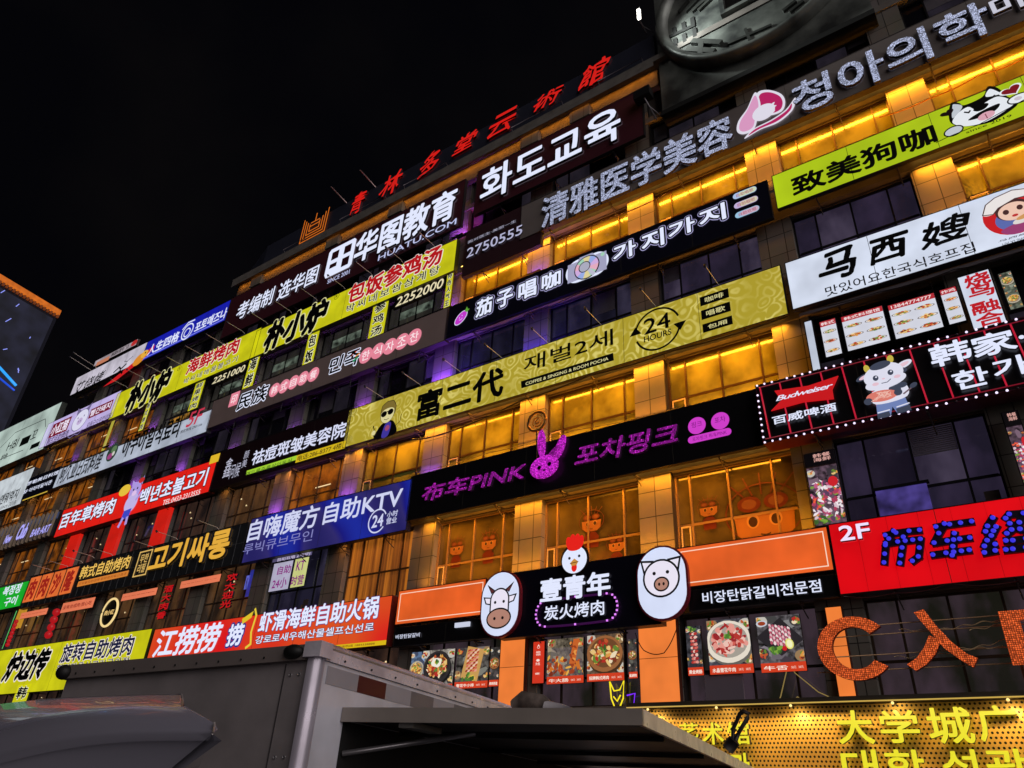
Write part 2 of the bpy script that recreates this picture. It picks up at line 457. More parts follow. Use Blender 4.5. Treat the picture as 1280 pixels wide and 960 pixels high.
# glass
def glass(c, rough=0.12, streak=None, lit=None, metal=0.0, base=None):
    key = ('glass', c, rough, streak, lit, metal)
    if key in _mats: return _mats[key]
    m, n, l = _new(key); b = n['Principled BSDF']
    b.inputs['Roughness'].default_value = rough; b.inputs['Metallic'].default_value = metal
    b.inputs['Specular IOR Level'].default_value = 0.7
    tc = n.new('ShaderNodeTexCoord'); mp = n.new('ShaderNodeMapping'); ns = n.new('ShaderNodeTexNoise')
    mp.inputs['Scale'].default_value = (.7, 1.0, 0.6); ns.inputs['Scale'].default_value = 1.1; ns.inputs['Detail'].default_value = 4
    l.new(tc.outputs['Object'], mp.inputs['Vector']); l.new(mp.outputs['Vector'], ns.inputs['Vector'])
    mx = n.new('ShaderNodeMix'); mx.data_type = 'RGBA'
    mx.inputs['A'].default_value = rgb(c); mx.inputs['B'].default_value = rgb(streak or tuple(v * .7 for v in c))
    r = n.new('ShaderNodeMapRange'); r.inputs['From Min'].default_value = .38; r.inputs['From Max'].default_value = .62
    l.new(ns.outputs['Fac'], r.inputs['Value']); l.new(r.outputs['Result'], mx.inputs['Factor'])
    l.new(mx.outputs['Result'], b.inputs['Base Color'])
    if lit:
        mx2 = n.new('ShaderNodeMix'); mx2.data_type = 'RGBA'
        mx2.inputs['A'].default_value = rgb(lit[0]); mx2.inputs['B'].default_value = rgb(lit[1])
        mp2 = n.new('ShaderNodeMapping'); mp2.inputs['Scale'].default_value = lit[3] if len(lit) > 3 else (1, 1, .5)
        n2 = n.new('ShaderNodeTexNoise'); n2.inputs['Scale'].default_value = 1.4; n2.inputs['Detail'].default_value = 3
        r2 = n.new('ShaderNodeMapRange'); r2.inputs['From Min'].default_value = .38; r2.inputs['From Max'].default_value = .62
        l.new(tc.outputs['Object'], mp2.inputs['Vector']); l.new(mp2.outputs['Vector'], n2.inputs['Vector'])
        l.new(n2.outputs['Fac'], r2.inputs['Value']); l.new(r2.outputs['Result'], mx2.inputs['Factor'])
        l.new(mx2.outputs['Result'], b.inputs['Emission Color']); b.inputs['Emission Strength'].default_value = lit[2]
        m.cycles.emission_sampling = 'NONE'
    return m
G_GOLD = glass((140, 140, 66), 0.13, (84, 82, 38))
G_CLEAR = glass((84, 74, 44), 0.09, (48, 42, 28))
G_DARK = glass((30, 28, 36), 0.08)
G_PURP = glass((40, 34, 52), 0.1, lit=((46, 38, 58), (30, 26, 40), 0.9))
G_BLUE = glass((28, 26, 40), 0.08, lit=((30, 28, 44), (16, 15, 26), 0.9))
G_AMBER = glass((60, 40, 20), 0.15, lit=((160, 86, 18), (60, 32, 12), 0.75, (1.3, 1, .9)))
G_ROOM = glass((50, 40, 30), 0.1, lit=((92, 62, 36), (36, 26, 20), 0.75))
G_DIM = glass((44, 36, 32), 0.1, lit=((58, 40, 32), (24, 18, 18), 0.9))
G_OFFICE = glass((60, 62, 56), 0.1, lit=((44, 42, 38), (26, 24, 24), 0.8))
CURT = glass((90, 60, 30), 0.6, lit=((180, 104, 30), (88, 44, 14), 0.85, (6.0, 1, .12)))

STYLE = {}
def style(row, bays, st):
    for b_ in bays: STYLE[(row, b_)] = st
style(0, range(-1, 4), 'shop'); style(0, range(4, 16), 'dim')
style(1, range(-1, 1), 'purple'); style(1, range(1, 4), 'clear'); style(1, (4,), 'curtain'); style(1, (5,), 'blue'); style(1, range(6, 16), 'room')
style(2, range(-1, 1), 'dark'); style(2, range(1, 5), 'gold'); style(2, (5,), 'amber'); style(2, (6,), 'room'); style(2, range(7, 10), 'dim'); style(2, range(10, 16), 'amber')
style(3, (-1,), 'gold'); style(3, (0, 1), 'purple'); style(3, range(2, 4), 'blue'); style(3, range(4, 10), 'dark'); style(3, range(10, 16), 'amber')
style(4, range(-1, 4), 'gold'); style(4, range(4, 9), 'office'); style(4, range(9, 16), 'amber')
style(5, range(-1, 16), 'dark')
PANE = dict(shop=glass((44, 38, 42), .07, lit=((58, 46, 54), (24, 24, 18), .9)), dim=G_DIM, purple=G_PURP, clear=G_CLEAR, curtain=CURT, blue=G_BLUE, room=G_ROOM, dark=G_DARK, gold=G_GOLD, amber=G_AMBER, office=G_OFFICE)
rw = random.Random(3)
VARY = dict(dark=[G_DARK, G_DARK, glass((40, 38, 46), .12, lit=((34, 30, 38), (20, 18, 24), .9))], purple=[G_PURP, glass((52, 46, 62), .14, lit=((66, 58, 76), (40, 34, 50), .9)), glass((36, 30, 44), .1, lit=((34, 28, 42), (22, 18, 30), .9))], blue=[G_BLUE, G_BLUE, glass((36, 34, 50), .1, lit=((48, 44, 62), (22, 20, 34), .9))])
def bay_window(x0, x1, z0, z1, st):
    fm = df((140, 112, 78), .4, .3) if st == 'clear' else df((66, 46, 30), .4, .3) if st == 'gold' else BRONZE if st in ('gold', 'clear', 'amber', 'room', 'curtain', 'shop') else DARKF
    mb = MB(); t = 0.05; y0, y1 = 17.66, 17.8
    w = x1 - x0; h = z1 - z0
    mb.box(x0, x1, y0, y1, z0, z0 + t, fm); mb.box(x0, x1, y0, y1, z1 - t, z1, fm)
    mb.box(x0, x0 + t, y0, y1, z0 + t, z1 - t, fm); mb.box(x1 - t, x1, y0, y1, z0 + t, z1 - t, fm)
    tr = z0 + h * (0.36 if st != 'curtain' else .42)
    cuts = [x0 + w * c for c in ((.17, .5, .86) if st in ('gold', 'amber') else ((.13, .46, .82) if st == 'clear' else (.2, .5, .8)))]
    for c in cuts: mb.box(c - .025, c + .025, y0 + .01, y1, z0 + t, z1 - t, fm)
    xs = [x0 + t] + cuts + [x1 - t]
    for a, b in zip(xs[:-1], xs[1:]): mb.box(a + .026, b - .026, y0 + .02, y1, tr - .03, tr + .03, fm)
    # one opened or framed lower leaf
    if st in ('clear', 'gold'):
        a, b = (xs[0] + .05, xs[1] - .05)
        lf = df((196, 176, 140), 0.4, 0.2)
        for (p, q, r, s_) in ((a, b, tr - .07, tr - .035), (a, a + .03, z0 + t, tr - .07), (b - .03, b, z0 + t, tr - .07)):
            mb.box(p, q, y0 - .02, y0 + .015, r, s_, lf)
    f = mb.build('window', bld)
    mb = MB()
    for a, b in zip(xs[:-1], xs[1:]):
        for (p, q) in ((z0 + t, tr - .03), (tr + .03, z1 - t)):
            d = rw.uniform(-.006, .006)
            mb.add([(a, 17.72 + d, p), (b, 17.72 - d, p), (b, 17.72 - d * .5, q), (a, 17.72 + d * .5, q)], [(0, 1, 2, 3)], rw.choice(VARY[st]) if st in VARY else PANE[st])
    mb.build('pane', f)
    if st in VARY and rw.random() < .75:
        mb = MB(); k_ = rw.randrange(len(xs) - 1); a, b = xs[k_], xs[k_ + 1]; dz = (z1 - tr) * rw.uniform(.3, .9); q = z1 - t - .02; bl = df((118, 112, 122), .6, noise=.2)
        while q > z1 - t - dz: mb.box(a + .03, b - .03, 17.7, 17.715, q - .035, q, bl); q -= .05
        mb.build('blind', f)
    if st in VARY and rw.random() < .5:
        mb = MB(); k_ = rw.randrange(1, len(xs) - 1); a, b = xs[k_], xs[k_ + 1]; c_ = rw.uniform(a + .1, b - .25)
        mb.box(c_, c_ + rw.uniform(.1, .3), 17.69, 17.715, z0 + t, z0 + t + rw.uniform(.2, .6), df((84, 70, 66), .6, noise=.3)); mb.box(c_ - .1, c_ + .02, 17.692, 17.714, z0 + t, z0 + t + .18, df((110, 84, 60), .6)); mb.build('stored_box', f)
    if st in ('room', 'amber', 'office') or (st == 'dim' and rw.random() < .6):
        mb = MB(); lm = em((255, 226, 170), 1.0) if st != 'office' else em((215, 225, 205), .85)
        for _ in range(2 if st != 'amber' else 1):
            xc = rw.uniform(x0 + .6, x1 - .6); zc = z0 + h * rw.uniform(.45, .8)
            if st == 'office':
                mb.box(x0 + w * .2, x1 - w * .22, 17.695, 17.70, z0 + h * .52, z0 + h * .74, em((96, 108, 96), .8, noise=.5, scale=3)); mb.box(x0 + w * .2, x1 - w * .22, 17.695, 17.70, z0 + h * .08, z0 + h * .3, em((170, 120, 44), .7, noise=.6, scale=4)); break
            elif st == 'amber': mb.box(xc - .45, xc + .45, 17.695, 17.70, zc, zc + .04, lm)
            else: mb.box(xc - .035, xc + .035, 17.695, 17.70, zc, zc + .06, lm)
        mb.build('room_light', f)
for ri, (za, zb) in enumerate(ROWS):
    for b_ in range(-1, 16):
        x1 = pil(b_) - .503; x0 = pil(b_ + 1) + .503
        if x0 < ROWENDS(zb): continue
        bay_window(x0, x1, za, zb, STYLE.get((ri, b_), 'dark'))
# ground floor shop fronts below the picture
for b_ in range(-1, 16):
    x1 = pil(b_) - .503; x0 = pil(b_ + 1) + .503
    mb = MB(); mb.box(x0, x1, 17.6, 17.78, .14, .5, DARKF); mb.box(x0, x1, 17.6, 17.78, 3.1, 3.9, DARKF)
    for q in range(4): mb.box(x0 + (x1 - x0 - .06) * q / 3, x0 + (x1 - x0 - .06) * q / 3 + .06, 17.6, 17.78, .5, 3.1, DARKF)
    f = mb.build('shop_front', bld)
    mb = MB(); mb.add([(x0, 17.7, .5), (x1, 17.7, .5), (x1, 17.7, 3.1), (x0, 17.7, 3.1)], [(0, 1, 2, 3)], G_ROOM); mb.build('pane', f)

# ------------------------------------------------------------------ wall washing lamps of the building
def washer(xa, xb, z, watts, c, y=17.24, aim=(0, .42, -1.5), spread=110, tube=True, tc=(255, 200, 90), ts=4.5):
    d = bpy.data.lights.new('wall_washer', 'AREA'); d.shape = 'RECTANGLE'; d.size = xb - xa; d.size_y = .06
    d.energy = watts; d.color = c; d.spread = math.radians(spread)
    o = bpy.data.objects.new('wall_washer', d); col.objects.link(o)
    o.location = ((xa + xb) / 2, y, z)
    v = Vector(aim).normalized()
    xax = Vector((1, 0, 0)); zax = -v; yax = zax.cross(xax)
    o.rotation_euler = Matrix((xax, yax, zax)).transposed().to_euler()
    if tube:
        mb = MB(); mb.tube([(xa, 17.3, z + .14), (xb, 17.3, z + .14)], .018, em(tc, ts), 6); mb.build('light_tube', bld)
GOLD = (1.0, 0.345, 0.016)
AMB = (1.0, 0.36, 0.07)
washer(-15.9, 6, 20.4, 400, GOLD); washer(-15.9, 6, 18.47, 190, GOLD, y=17.1, aim=(0, .45, 1), spread=140, tube=False)
washer(-20.6, -3.9, 13.55, 380, GOLD); washer(-15.8, -3.9, 11.5, 150, GOLD, y=17.1, aim=(0, .45, 1), spread=140, tube=False)
washer(-16.4, -3.9, 9.88, 250, GOLD); washer(-16.2, -3.9, 7.58, 170, GOLD, y=17.12, aim=(0, .45, 1), spread=140, tube=False)
washer(0.1, 6, 17.2, 110, GOLD); washer(0.1, 6, 15.1, 50, GOLD, aim=(0, .5, 1.4), tube=False)
washer(-32.3, -7.0, 26.17, 75, (1.0, .33, .03), y=16.96, aim=(0, .5, -.6), tube=False)
washer(-24.6, -21.0, 13.5, 60, AMB)
washer(-29, -25, 13.5, 14, AMB)
washer(-56, -42, 20.4, 90, AMB)
washer(-56, -44, 17.1, 60, AMB)
washer(-20.4, -16.9, 9.72, 20, AMB, tube=False)
# lamps behind the upper floors' signs
def uplight(x, z, watts, c, up=1.0, y=17.2, w=.7):
    d = bpy.data.lights.new('pilaster_lamp', 'AREA'); d.shape = 'RECTANGLE'; d.size = w; d.size_y = .08; d.energy = watts; d.color = c; d.spread = math.radians(120)
    o = bpy.data.objects.new('pilaster_lamp', d); col.objects.link(o); o.location = (x, y, z)
    v = Vector((0, .45, up)).normalized(); xax = Vector((1, 0, 0)); zax = -v
    o.rotation_euler = Matrix((xax, zax.cross(xax), zax)).transposed().to_euler()
    mb = MB(); mb.box(x - .3, x + .3, y - .05, y + .05, z - .1, z - .03, DARKF); mb.build('lamp_housing', bld)
VIO = (.42, .10, 1.0)
for k in (4, 5, 6, 7, 8, 9): uplight(pil(k), 15.15, 15 if k < 6 else 9, VIO)
uplight(pil(4) + .9, 15.15, 18, (.16, .05, 1.0))
for k in (4, 5, 6): uplight(pil(k), 11.5, 9, VIO)
for k in (3, 4): uplight(pil(k), 18.65, 8, VIO)
for k in (5, 6, 7, 9, 10, 11): uplight(pil(k), 18.5, 5, VIO)
uplight(-12.0, 15.15, 22, (.10, .04, 1.0), y=17.1, w=2.0)
uplight(-16.4, 15.15, 20, (.16, .05, 1.0), y=17.1, w=1.2)
uplight(pil(4) + .2, 22.3, 14, (.5, .12, 1.0))
uplight(-15.9, 22.2, 8, (1.0, .05, .3))

# ------------------------------------------------------------------ colours shared by the signs
WHT = em((226, 232, 255), 1.0); WARMW = em((255, 250, 240), 1.0)
BLK = df((12, 11, 12), 0.45); BLK2 = df((18, 16, 20), 0.35, spec=.5)
NAVY = df((16, 15, 30), 0.35, spec=.4); MAROON = df((74, 32, 42), 0.4, spec=.4)
YEL = em((200, 197, 17), 1.0, noise=.1, sample=True)
REDP = em((150, 12, 10), 1.0); REDL = em((222, 26, 16), 1.0, noise=.05, sample=True)
WHTF = em((214, 222, 240), 1.0, noise=.09, sample=True)
BLU = em((18, 26, 168), 1.0, noise=.1, sample=True)

# ---- gold sign with the man in sunglasses, fourth floor
def swirl():
    m, n, l = _new('swirl'); b = n['Principled BSDF']; b.inputs['Base Color'].default_value = (.02, .02, .01, 1)
    tc = n.new('ShaderNodeTexCoord'); vo = n.new('ShaderNodeTexVoronoi'); vo.inputs['Scale'].default_value = 1.5
    sn = n.new('ShaderNodeMath'); sn.operation = 'SINE'; ml = n.new('ShaderNodeMath'); ml.operation = 'MULTIPLY'; ml.inputs[1].default_value = 26
    ns = n.new('ShaderNodeTexNoise'); ns.inputs['Scale'].default_value = .7; ns.inputs['Detail'].default_value = 3
    ad = n.new('ShaderNodeVectorMath'); ad.operation = 'ADD'
    l.new(tc.outputs['Object'], ad.inputs[0]); l.new(ns.outputs['Color'], ad.inputs[1]); l.new(tc.outputs['Object'], ns.inputs['Vector'])
    l.new(ad.outputs[0], vo.inputs['Vector']); l.new(vo.outputs['Distance'], ml.inputs[0]); l.new(ml.outputs[0], sn.inputs[0])
    r = n.new('ShaderNodeMapRange'); r.inputs['From Min'].default_value = -.2; r.inputs['From Max'].default_value = .9
    l.new(sn.outputs[0], r.inputs['Value'])
    r2 = n.new('ShaderNodeMapRange'); r2.inputs['From Min'].default_value = .35; r2.inputs['From Max'].default_value = .65
    l.new(ns.outputs['Fac'], r2.inputs['Value'])
    mu = n.new('ShaderNodeMath'); mu.operation = 'MULTIPLY'; l.new(r.outputs[0], mu.inputs[0]); l.new(r2.outputs[0], mu.inputs[1])
    mx = n.new('ShaderNodeMix'); mx.data_type = 'RGBA'; mx.inputs['A'].default_value = rgb((170, 152, 44)); mx.inputs['B'].default_value = rgb((222, 208, 116))
    l.new(mu.outputs[0], mx.inputs['Factor']); l.new(mx.outputs['Result'], b.inputs['Emission Color']); b.inputs['Emission Strength'].default_value = 1.0
    return m
s = sign('shop_sign', 'long gold swirl patterned sign with a cartoon man in sunglasses and black lettering', 'shop sign', Q(88, 708), J(338, 488), swirl(), depth=.12)
letters(s, '富二代', Q(527, 782), Q(1127, 410), BLK, bold=.055)
letters(s, '재벌2세', I(303, 787), I(660, 612), BLK, bold=.02)
a = P(I(292, 822)); b = P(I(663, 738)); c_ = P(I(292, 848))
mb = MB(); q = [P(p) for p in (I(294, 850), I(292, 822), I(661, 708), I(664, 738))]
mb.add([(v.x, FACE - .008, v.z) for v in q], [(0, 1, 2, 3)], BLK); mb.build('panel', s)
letters(s, 'COFFEE & SINGING & ROOM POCHA', I(311, 838), I(642, 724), em((214, 208, 150)), bold=.03)
art = Art(s, I(838, 612), .72)
art.ring(0, 0, 1, .09, BLK, math.radians(20), math.radians(165)).ring(0, 0, 1, .09, BLK, math.radians(200), math.radians(345))
art.poly([(-1.28, .02), (-.72, .02), (-1.0, .42)], BLK).poly([(1.28, -.02), (.72, -.02), (1.0, -.42)], BLK)
art.write('24', -.6, -.12, .6, .66, BLK, bold=.03).write('HOURS', -.62, -.5, .62, -.2, BLK, bold=.03).done('round_clock_mark')
for i, (w_, p0, p1) in enumerate((('咖啡', (1007, 487), (1125, 485)), ('唱歌', (1012, 540), (1132, 540)), ('包厢', (1018, 595), (1140, 592)))):
    a = P(I(*p0)); b = P(I(*p1)); mb = MB(); mb.box(a.x, b.x, FACE - .012, FACE - .004, b.z, a.z, BLK); mb.build('panel', s)
    mb = MB(); text_into(mb, w_, a.x + .15, b.x - .15, b.z + .07, a.z - .07, FACE - .016, em((206, 200, 140)), bold=.03); mb.build('lettering', s)
skin = em((214, 206, 150)); hair = em((120, 102, 44)); 
art = Art(s, Q(345, 765), .74)
art.spoly([(-.75, -1.0), (-.5, -.35), (.0, -.12), (.5, -.3), (.72, -1.02)], df((16, 14, 26), .5)).spoly([(-.25, -1.0), (-.1, -.3), (.3, -.3), (.2, -1.0)], em((60, 50, 150)))
art.disc(.08, -.55, .16, em((150, 70, 110)))
art.disc(-.05, .32, .5, BLK, .56).disc(-.05, .3, .47, skin, .53)
art.spoly([(-.55, .42), (-.5, .85), (-.15, 1.05), (.3, .98), (.52, .62), (.48, .2), (.38, .5), (.1, .62), (-.3, .58)], hair).line([(-.55, .42), (-.5, .85), (-.15, 1.05), (.3, .98), (.52, .62), (.48, .2)], .03, BLK)
art.disc(-.3, .33, .2, BLK, .17).disc(.16, .36, .2, BLK, .17).line([(-.3, .4), (.2, .44)], .05, BLK).line([(-.22, .0), (-.05, -.06), (.1, .0)], .03, BLK)
art.line([(-.75, -.9), (-.95, -.55), (-.82, -.5), (-.95, -.2)], .06, BLK).disc(-.85, -.62, .14, skin).line([(.62, -.6), (.95, -.4), (.98, .0)], .03, BLK).done('portrait')
for p in ((120, 728), (90, 905)): Art(s, Q(*p), .2).ring(0, 0, .8, .06, em((110, 104, 50))).ring(.1, 0, .5, .05, em((110, 104, 50))).ring(.1, .1, .2, .05, em((110, 104, 50))).done('corner_ornament')
lamp_arms(s, [Q(310, 622), Q(560, 537), Q(830, 452), I(215, 727), I(400, 668), I(610, 592), I(828, 518), I(1080, 432)])

# ---- black sign with pink LED letters
PINK = led((205, 40, 205), (40, 10, 40), .05, 1.45, .36, .3)
PNKF = em((205, 60, 200))
s = sign('shop_sign', 'black sign with pink dotted letters and a pink rabbit head, third floor', 'shop sign', K(110, 370), L(238, 245), BLK2, depth=.14)
letters(s, '布车PINK', K(154, 476), K(573, 312), PINK, bold=.05, italic=.18, ext=.03)
letters(s, '포차핑크', K(766, 334), K(1177, 158), PINK, bold=.05, italic=.18, ext=.03)
art = Art(s, K(648, 345), .52, lift=.03)
art.disc(-.3, 1.75, .28, PINK, .95, .06, th=.03).disc(1.05, 1.2, .3, PINK, .75, -.35, th=.03).disc(.62, .9, .2, PINK, .55, -.9, th=.03)
art.disc(.05, .1, .98, PINK, .72, th=.03).disc(-.28, .1, .13, BLK).disc(.42, .2, .13, BLK).disc(.08, -.12, .1, BLK, .06).done('rabbit_head')
art = Art(s, L(65, 148), .25); art.disc(0, 0, 1, PNKF).write('포차', -.6, -.2, .6, .5, em((110, 12, 110)), bold=.0).done('round_badge')
art = Art(s, L(-28, 167), .25); art.disc(0, 0, 1, PNKF).write('핑크', -.6, -.2, .6, .5, em((110, 12, 110)), bold=.0).done('round_badge')
art = Art(s, L(22, 208), .25); art.pill(-2.4, -.42, 2.4, .42, PNKF).write('포차핑크 布车PINK', -1.9, -.25, 1.9, .25, em((110, 12, 110)), bold=.0).done('long_badge')
ring = thing('spiral_lantern', P(K(612, 150), 16.9), 'round spiral lantern standing on top of the black sign with pink letters', 'lantern')
mb = MB(); c0 = P(K(612, 150), 16.9)
mb.tube([c0 + Vector((.33 * math.cos(t), 0, .33 * math.sin(t))) for t in (2 * math.pi * k / 28 for k in range(29))], .05, df((150, 110, 60), .35, .6), 8); mb.build('rim', ring)
mb = MB(); mb.tube([c0 + Vector((.23 * k / 40 * math.cos(k * .35), 0, .23 * k / 40 * math.sin(k * .35))) for k in range(2, 41)], .025, df((190, 130, 60), .3, .5), 6); mb.build('spiral', ring)
mb = MB(); mb.tube([c0 + Vector((0, 0, -.35)), c0 + Vector((0, .1, -1.5))], .02, BRONZE, 6); mb.build('stem', ring)

# ---- barbecue shop: navy board, orange panels, white ovals
ORG = em((230, 96, 36), 1.0, noise=.11, sample=True); ORGL = em((242, 128, 56), 1.0, noise=.1, sample=True)
s = sign('shop_sign', 'navy sign board with a chicken head on top between two white ovals', 'shop sign', M(470, 186), M(1110, 384), NAVY, depth=.3)
letters(s, '壹青年', M(630, 300), M(912, 174), WHT, bold=.058, ext=.04)
letters(s, '炭火烤肉', M(646, 372), M(886, 290), WHT, bold=.03, ext=.03)
bx = [P(M(605, 392)), P(M(935, 262))]
cz = (bx[0].z + bx[1].z) / 2; hw = (bx[1].x - bx[0].x) / 2; cx = (bx[0].x + bx[1].x) / 2
pc = P(M(770, 331)); hh = .36
mb = MB(); pts = []
for k in range(40):
    t = 2 * math.pi * k / 40; ct, st = math.cos(t), math.sin(t)
    pts.append(Vector((pc.x + (hw - hh) * (1 if ct >= 0 else -1) * min(1, abs(ct) * 3) + hh * ct * .95, FACE - .03, pc.z + hh * st)))
mb.tube(pts + [pts[0]], .03, em((50, 6, 60), 1.0), 6); mb.build('neon_outline', s)
dot = em((206, 120, 230), 1.5)
for p in pts[::2]: mb = MB(); mb.box(p.x - .022, p.x + .022, p.y - .05, p.y - .022, p.z - .022, p.z + .022, dot); mb.build('bulb', s)
c0 = M(770, 128); RED = em((226, 30, 22)); OUT = df((30, 14, 16), .5)
art = Art(s, c0, .43, lift=.05)
art.disc(0, 0, 1.02, OUT, 1.0, th=.06)
for k, (u, h) in enumerate(((-.42, .55), (-.12, .85), (.2, .8), (.48, .5))): art.disc(u * .9, .85 + h * .35, .24, RED, .42 + h * .1, -u * .6)
art.disc(0, -.05, .92, WHT, .88).disc(0, .72, .5, RED, .2)
art.disc(-.36, .08, .09, BLK).disc(.36, .14, .09, BLK).disc(0, -.55, .2, RED, .28).poly([(-.3, -.25), (0, .02), (.3, -.2), (.18, -.42), (-.18, -.45)], em((200, 140, 60))).line([(-.3, -.27), (.3, -.22)], .04, OUT).done('chicken_head')
def oval(label, lx, rx, tp, bt):
    a = P(lx, 16.86); b = P(rx, 16.86); t = P(tp, 16.86); u = P(bt, 16.86)
    x0, x1, z0, z1 = a.x, b.x, u.z, t.z
    o = thing('oval_sign', ((x0 + x1) / 2, 17.0, z0), label, 'oval sign'); FRONT[o.name] = 16.86
    w = x1 - x0; c = Vector(((x0 + x1) / 2, 16.86, (z0 + z1) / 2))
    a_ = Art(o, c, 1.0, y=16.98, lift=0); a_.pill(-w / 2, -(z1 - z0) / 2, w / 2, (z1 - z0) / 2, df((110, 24, 40), .4), th=.11); a_.done('cabinet')
    a_ = Art(o, c, 1.0, y=16.86, lift=0.004); a_.pill(-w / 2 + .05, -(z1 - z0) / 2 + .05, w / 2 - .05, (z1 - z0) / 2 - .05, em((216, 224, 250), 1.0, noise=.05, sample=True)); a_.done('face')
    return o, c, w
o, c, w = oval('white oval sign with a cow face outlined in black', M(384, 335), M(545, 275), M(478, 170), M(450, 440))
ln = df((26, 22, 30), .5); SK = em((232, 226, 242)); SN = em((176, 128, 112)); HN = em((92, 44, 44))
art = Art(o, c + Vector((0, 0, -.02)), w * .36, lift=.012)
art.poly([(-.62, .62), (-.95, 1.2), (-.35, .8)], ln).poly([(.62, .62), (.95, 1.2), (.35, .8)], ln).poly([(-.6, .68), (-.82, 1.02), (-.42, .78)], HN).poly([(.6, .68), (.82, 1.02), (.42, .78)], HN)
art.poly([(-.6, .42), (-1.18, .5), (-1.0, .08), (-.6, -.02)], ln).poly([(.6, .42), (1.18, .5), (1.0, .08), (.6, -.02)], ln).poly([(-.62, .36), (-1.05, .41), (-.93, .13), (-.62, .06)], SK).poly([(.62, .36), (1.05, .41), (.93, .13), (.62, .06)], SK)
art.pill(-.68, -1.15, .68, .92, ln).pill(-.59, -1.06, .59, .83, SK).disc(0, -.78, .86, ln, .58).disc(0, -.78, .77, SN, .49)
art.disc(-.3, .12, .085, ln).disc(.3, .12, .085, ln).disc(-.28, -.78, .085, ln).disc(.28, -.78, .085, ln).done('cow_face')
o, c, w = oval('white oval sign with a round pig face outlined in black', M(1010, 245), M(1217, 215), M(1115, 68), M(1112, 372))
art = Art(o, c + Vector((0, 0, .1)), w * .36, lift=.012)
art.poly([(-.95, .25), (-1.12, 1.0), (-.35, .92)], ln).poly([(.95, .25), (1.12, 1.0), (.35, .92)], ln).poly([(-.88, .4), (-1.0, .88), (-.45, .82)], SK).poly([(.88, .4), (1.0, .88), (.45, .82)], SK)
art.disc(0, 0, 1.0, ln, .96).disc(0, 0, .9, SK, .86).disc(0, -.3, .42, ln, .37).disc(0, -.3, .34, SN, .29).disc(-.12, -.3, .06, ln, .08).disc(.12, -.3, .06, ln, .08).disc(-.36, .26, .09, ln).disc(.36, .26, .09, ln).done('pig_face')
def orange_panel(label, tl, br):
    o = sign('lightbox_panel', label, 'lightbox', tl, br, ORG, df((60, 20, 24), .5), depth=.26)
    xa, xb, za, zb = RECT[o.name]; mb = MB(); g = em((250, 214, 190)); t = .022; d = .1
    for (p, q, r, u) in ((xa + d, xb - d, zb - d - t, zb - d), (xa + d, xb - d, za + d, za + d + t), (xa + d, xa + d + t, za + d, zb - d), (xb - d - t, xb - d, za + d, zb - d)):
        mb.box(p, q, FACE - .012, FACE - .004, r, u, g)
    mb.build('border_line', o); return o
orange_panel('glowing orange panel with white outline beside the cow oval', M(60, 252), M(400, 348))
orange_panel('glowing orange panel with white outline beside the pig oval', M(1170, 82), L(522, 745))
s = sign('fascia_sign', 'black fascia with small white letters under the right orange panel', 'fascia sign', M(1215, 252), L(540, 850), BLK2, depth=.2, y=17.06)
letters(s, '비장탄닭갈비전문점', L(0, 882), L(468, 785), WHT, bold=.025, ext=.03)
s = sign('fascia_sign', 'black fascia with worn dim letters under the left orange panel', 'fascia sign', M(45, 400), M(470, 435), BLK2, depth=.2, y=17.06)
letters(s, '비장탄닭갈비', M(52, 446), M(150, 420), WHT, bold=.02, ext=.03)
mb = MB(); p = P(M(318, 392), 17.05); mb.box(p.x - .3, p.x + .25, 17.0, 17.05, p.z - .03, p.z + .1, em((200, 205, 225))); mb.build('lettering', s)
# orange light columns and food posters on the second floor
def light_column(label, tl, br):
    y = 17.3; a = P(tl, y); b = P(br, y); o = thing('light_column', ((a.x + b.x) / 2, y + .15, b.z), label, 'light column', 'orange light columns between the food posters')
    mb = MB(); mb.box(a.x, b.x, y + .006, y + .155, b.z, a.z, df((70, 30, 20), .5)); mb.build('casing', o)
    mb = MB(); mb.box(a.x + .012, b.x - .012, y, y + .0055, b.z + .01, a.z - .01, ORGL); mb.build('face', o)
    mb = MB(); mb.box(a.x + .012, b.x - .012, y - .003, y - .0005, (a.z + b.z) / 2 + .1, (a.z + b.z) / 2 + .112, df((120, 60, 30), .6)); mb.build('seam', o)
    return o
def column_px(t0, t1, b0, b1): return (t0, b1)
light_column('tall orange light column under the white cow oval', M(468, 442), M(555, 712))
light_column('tall orange light column under the white pig oval', M(1015, 378), M(1188, 712))
light_column('narrow orange light column behind the large bulb letter C', N(482, 318), N(612, 682))

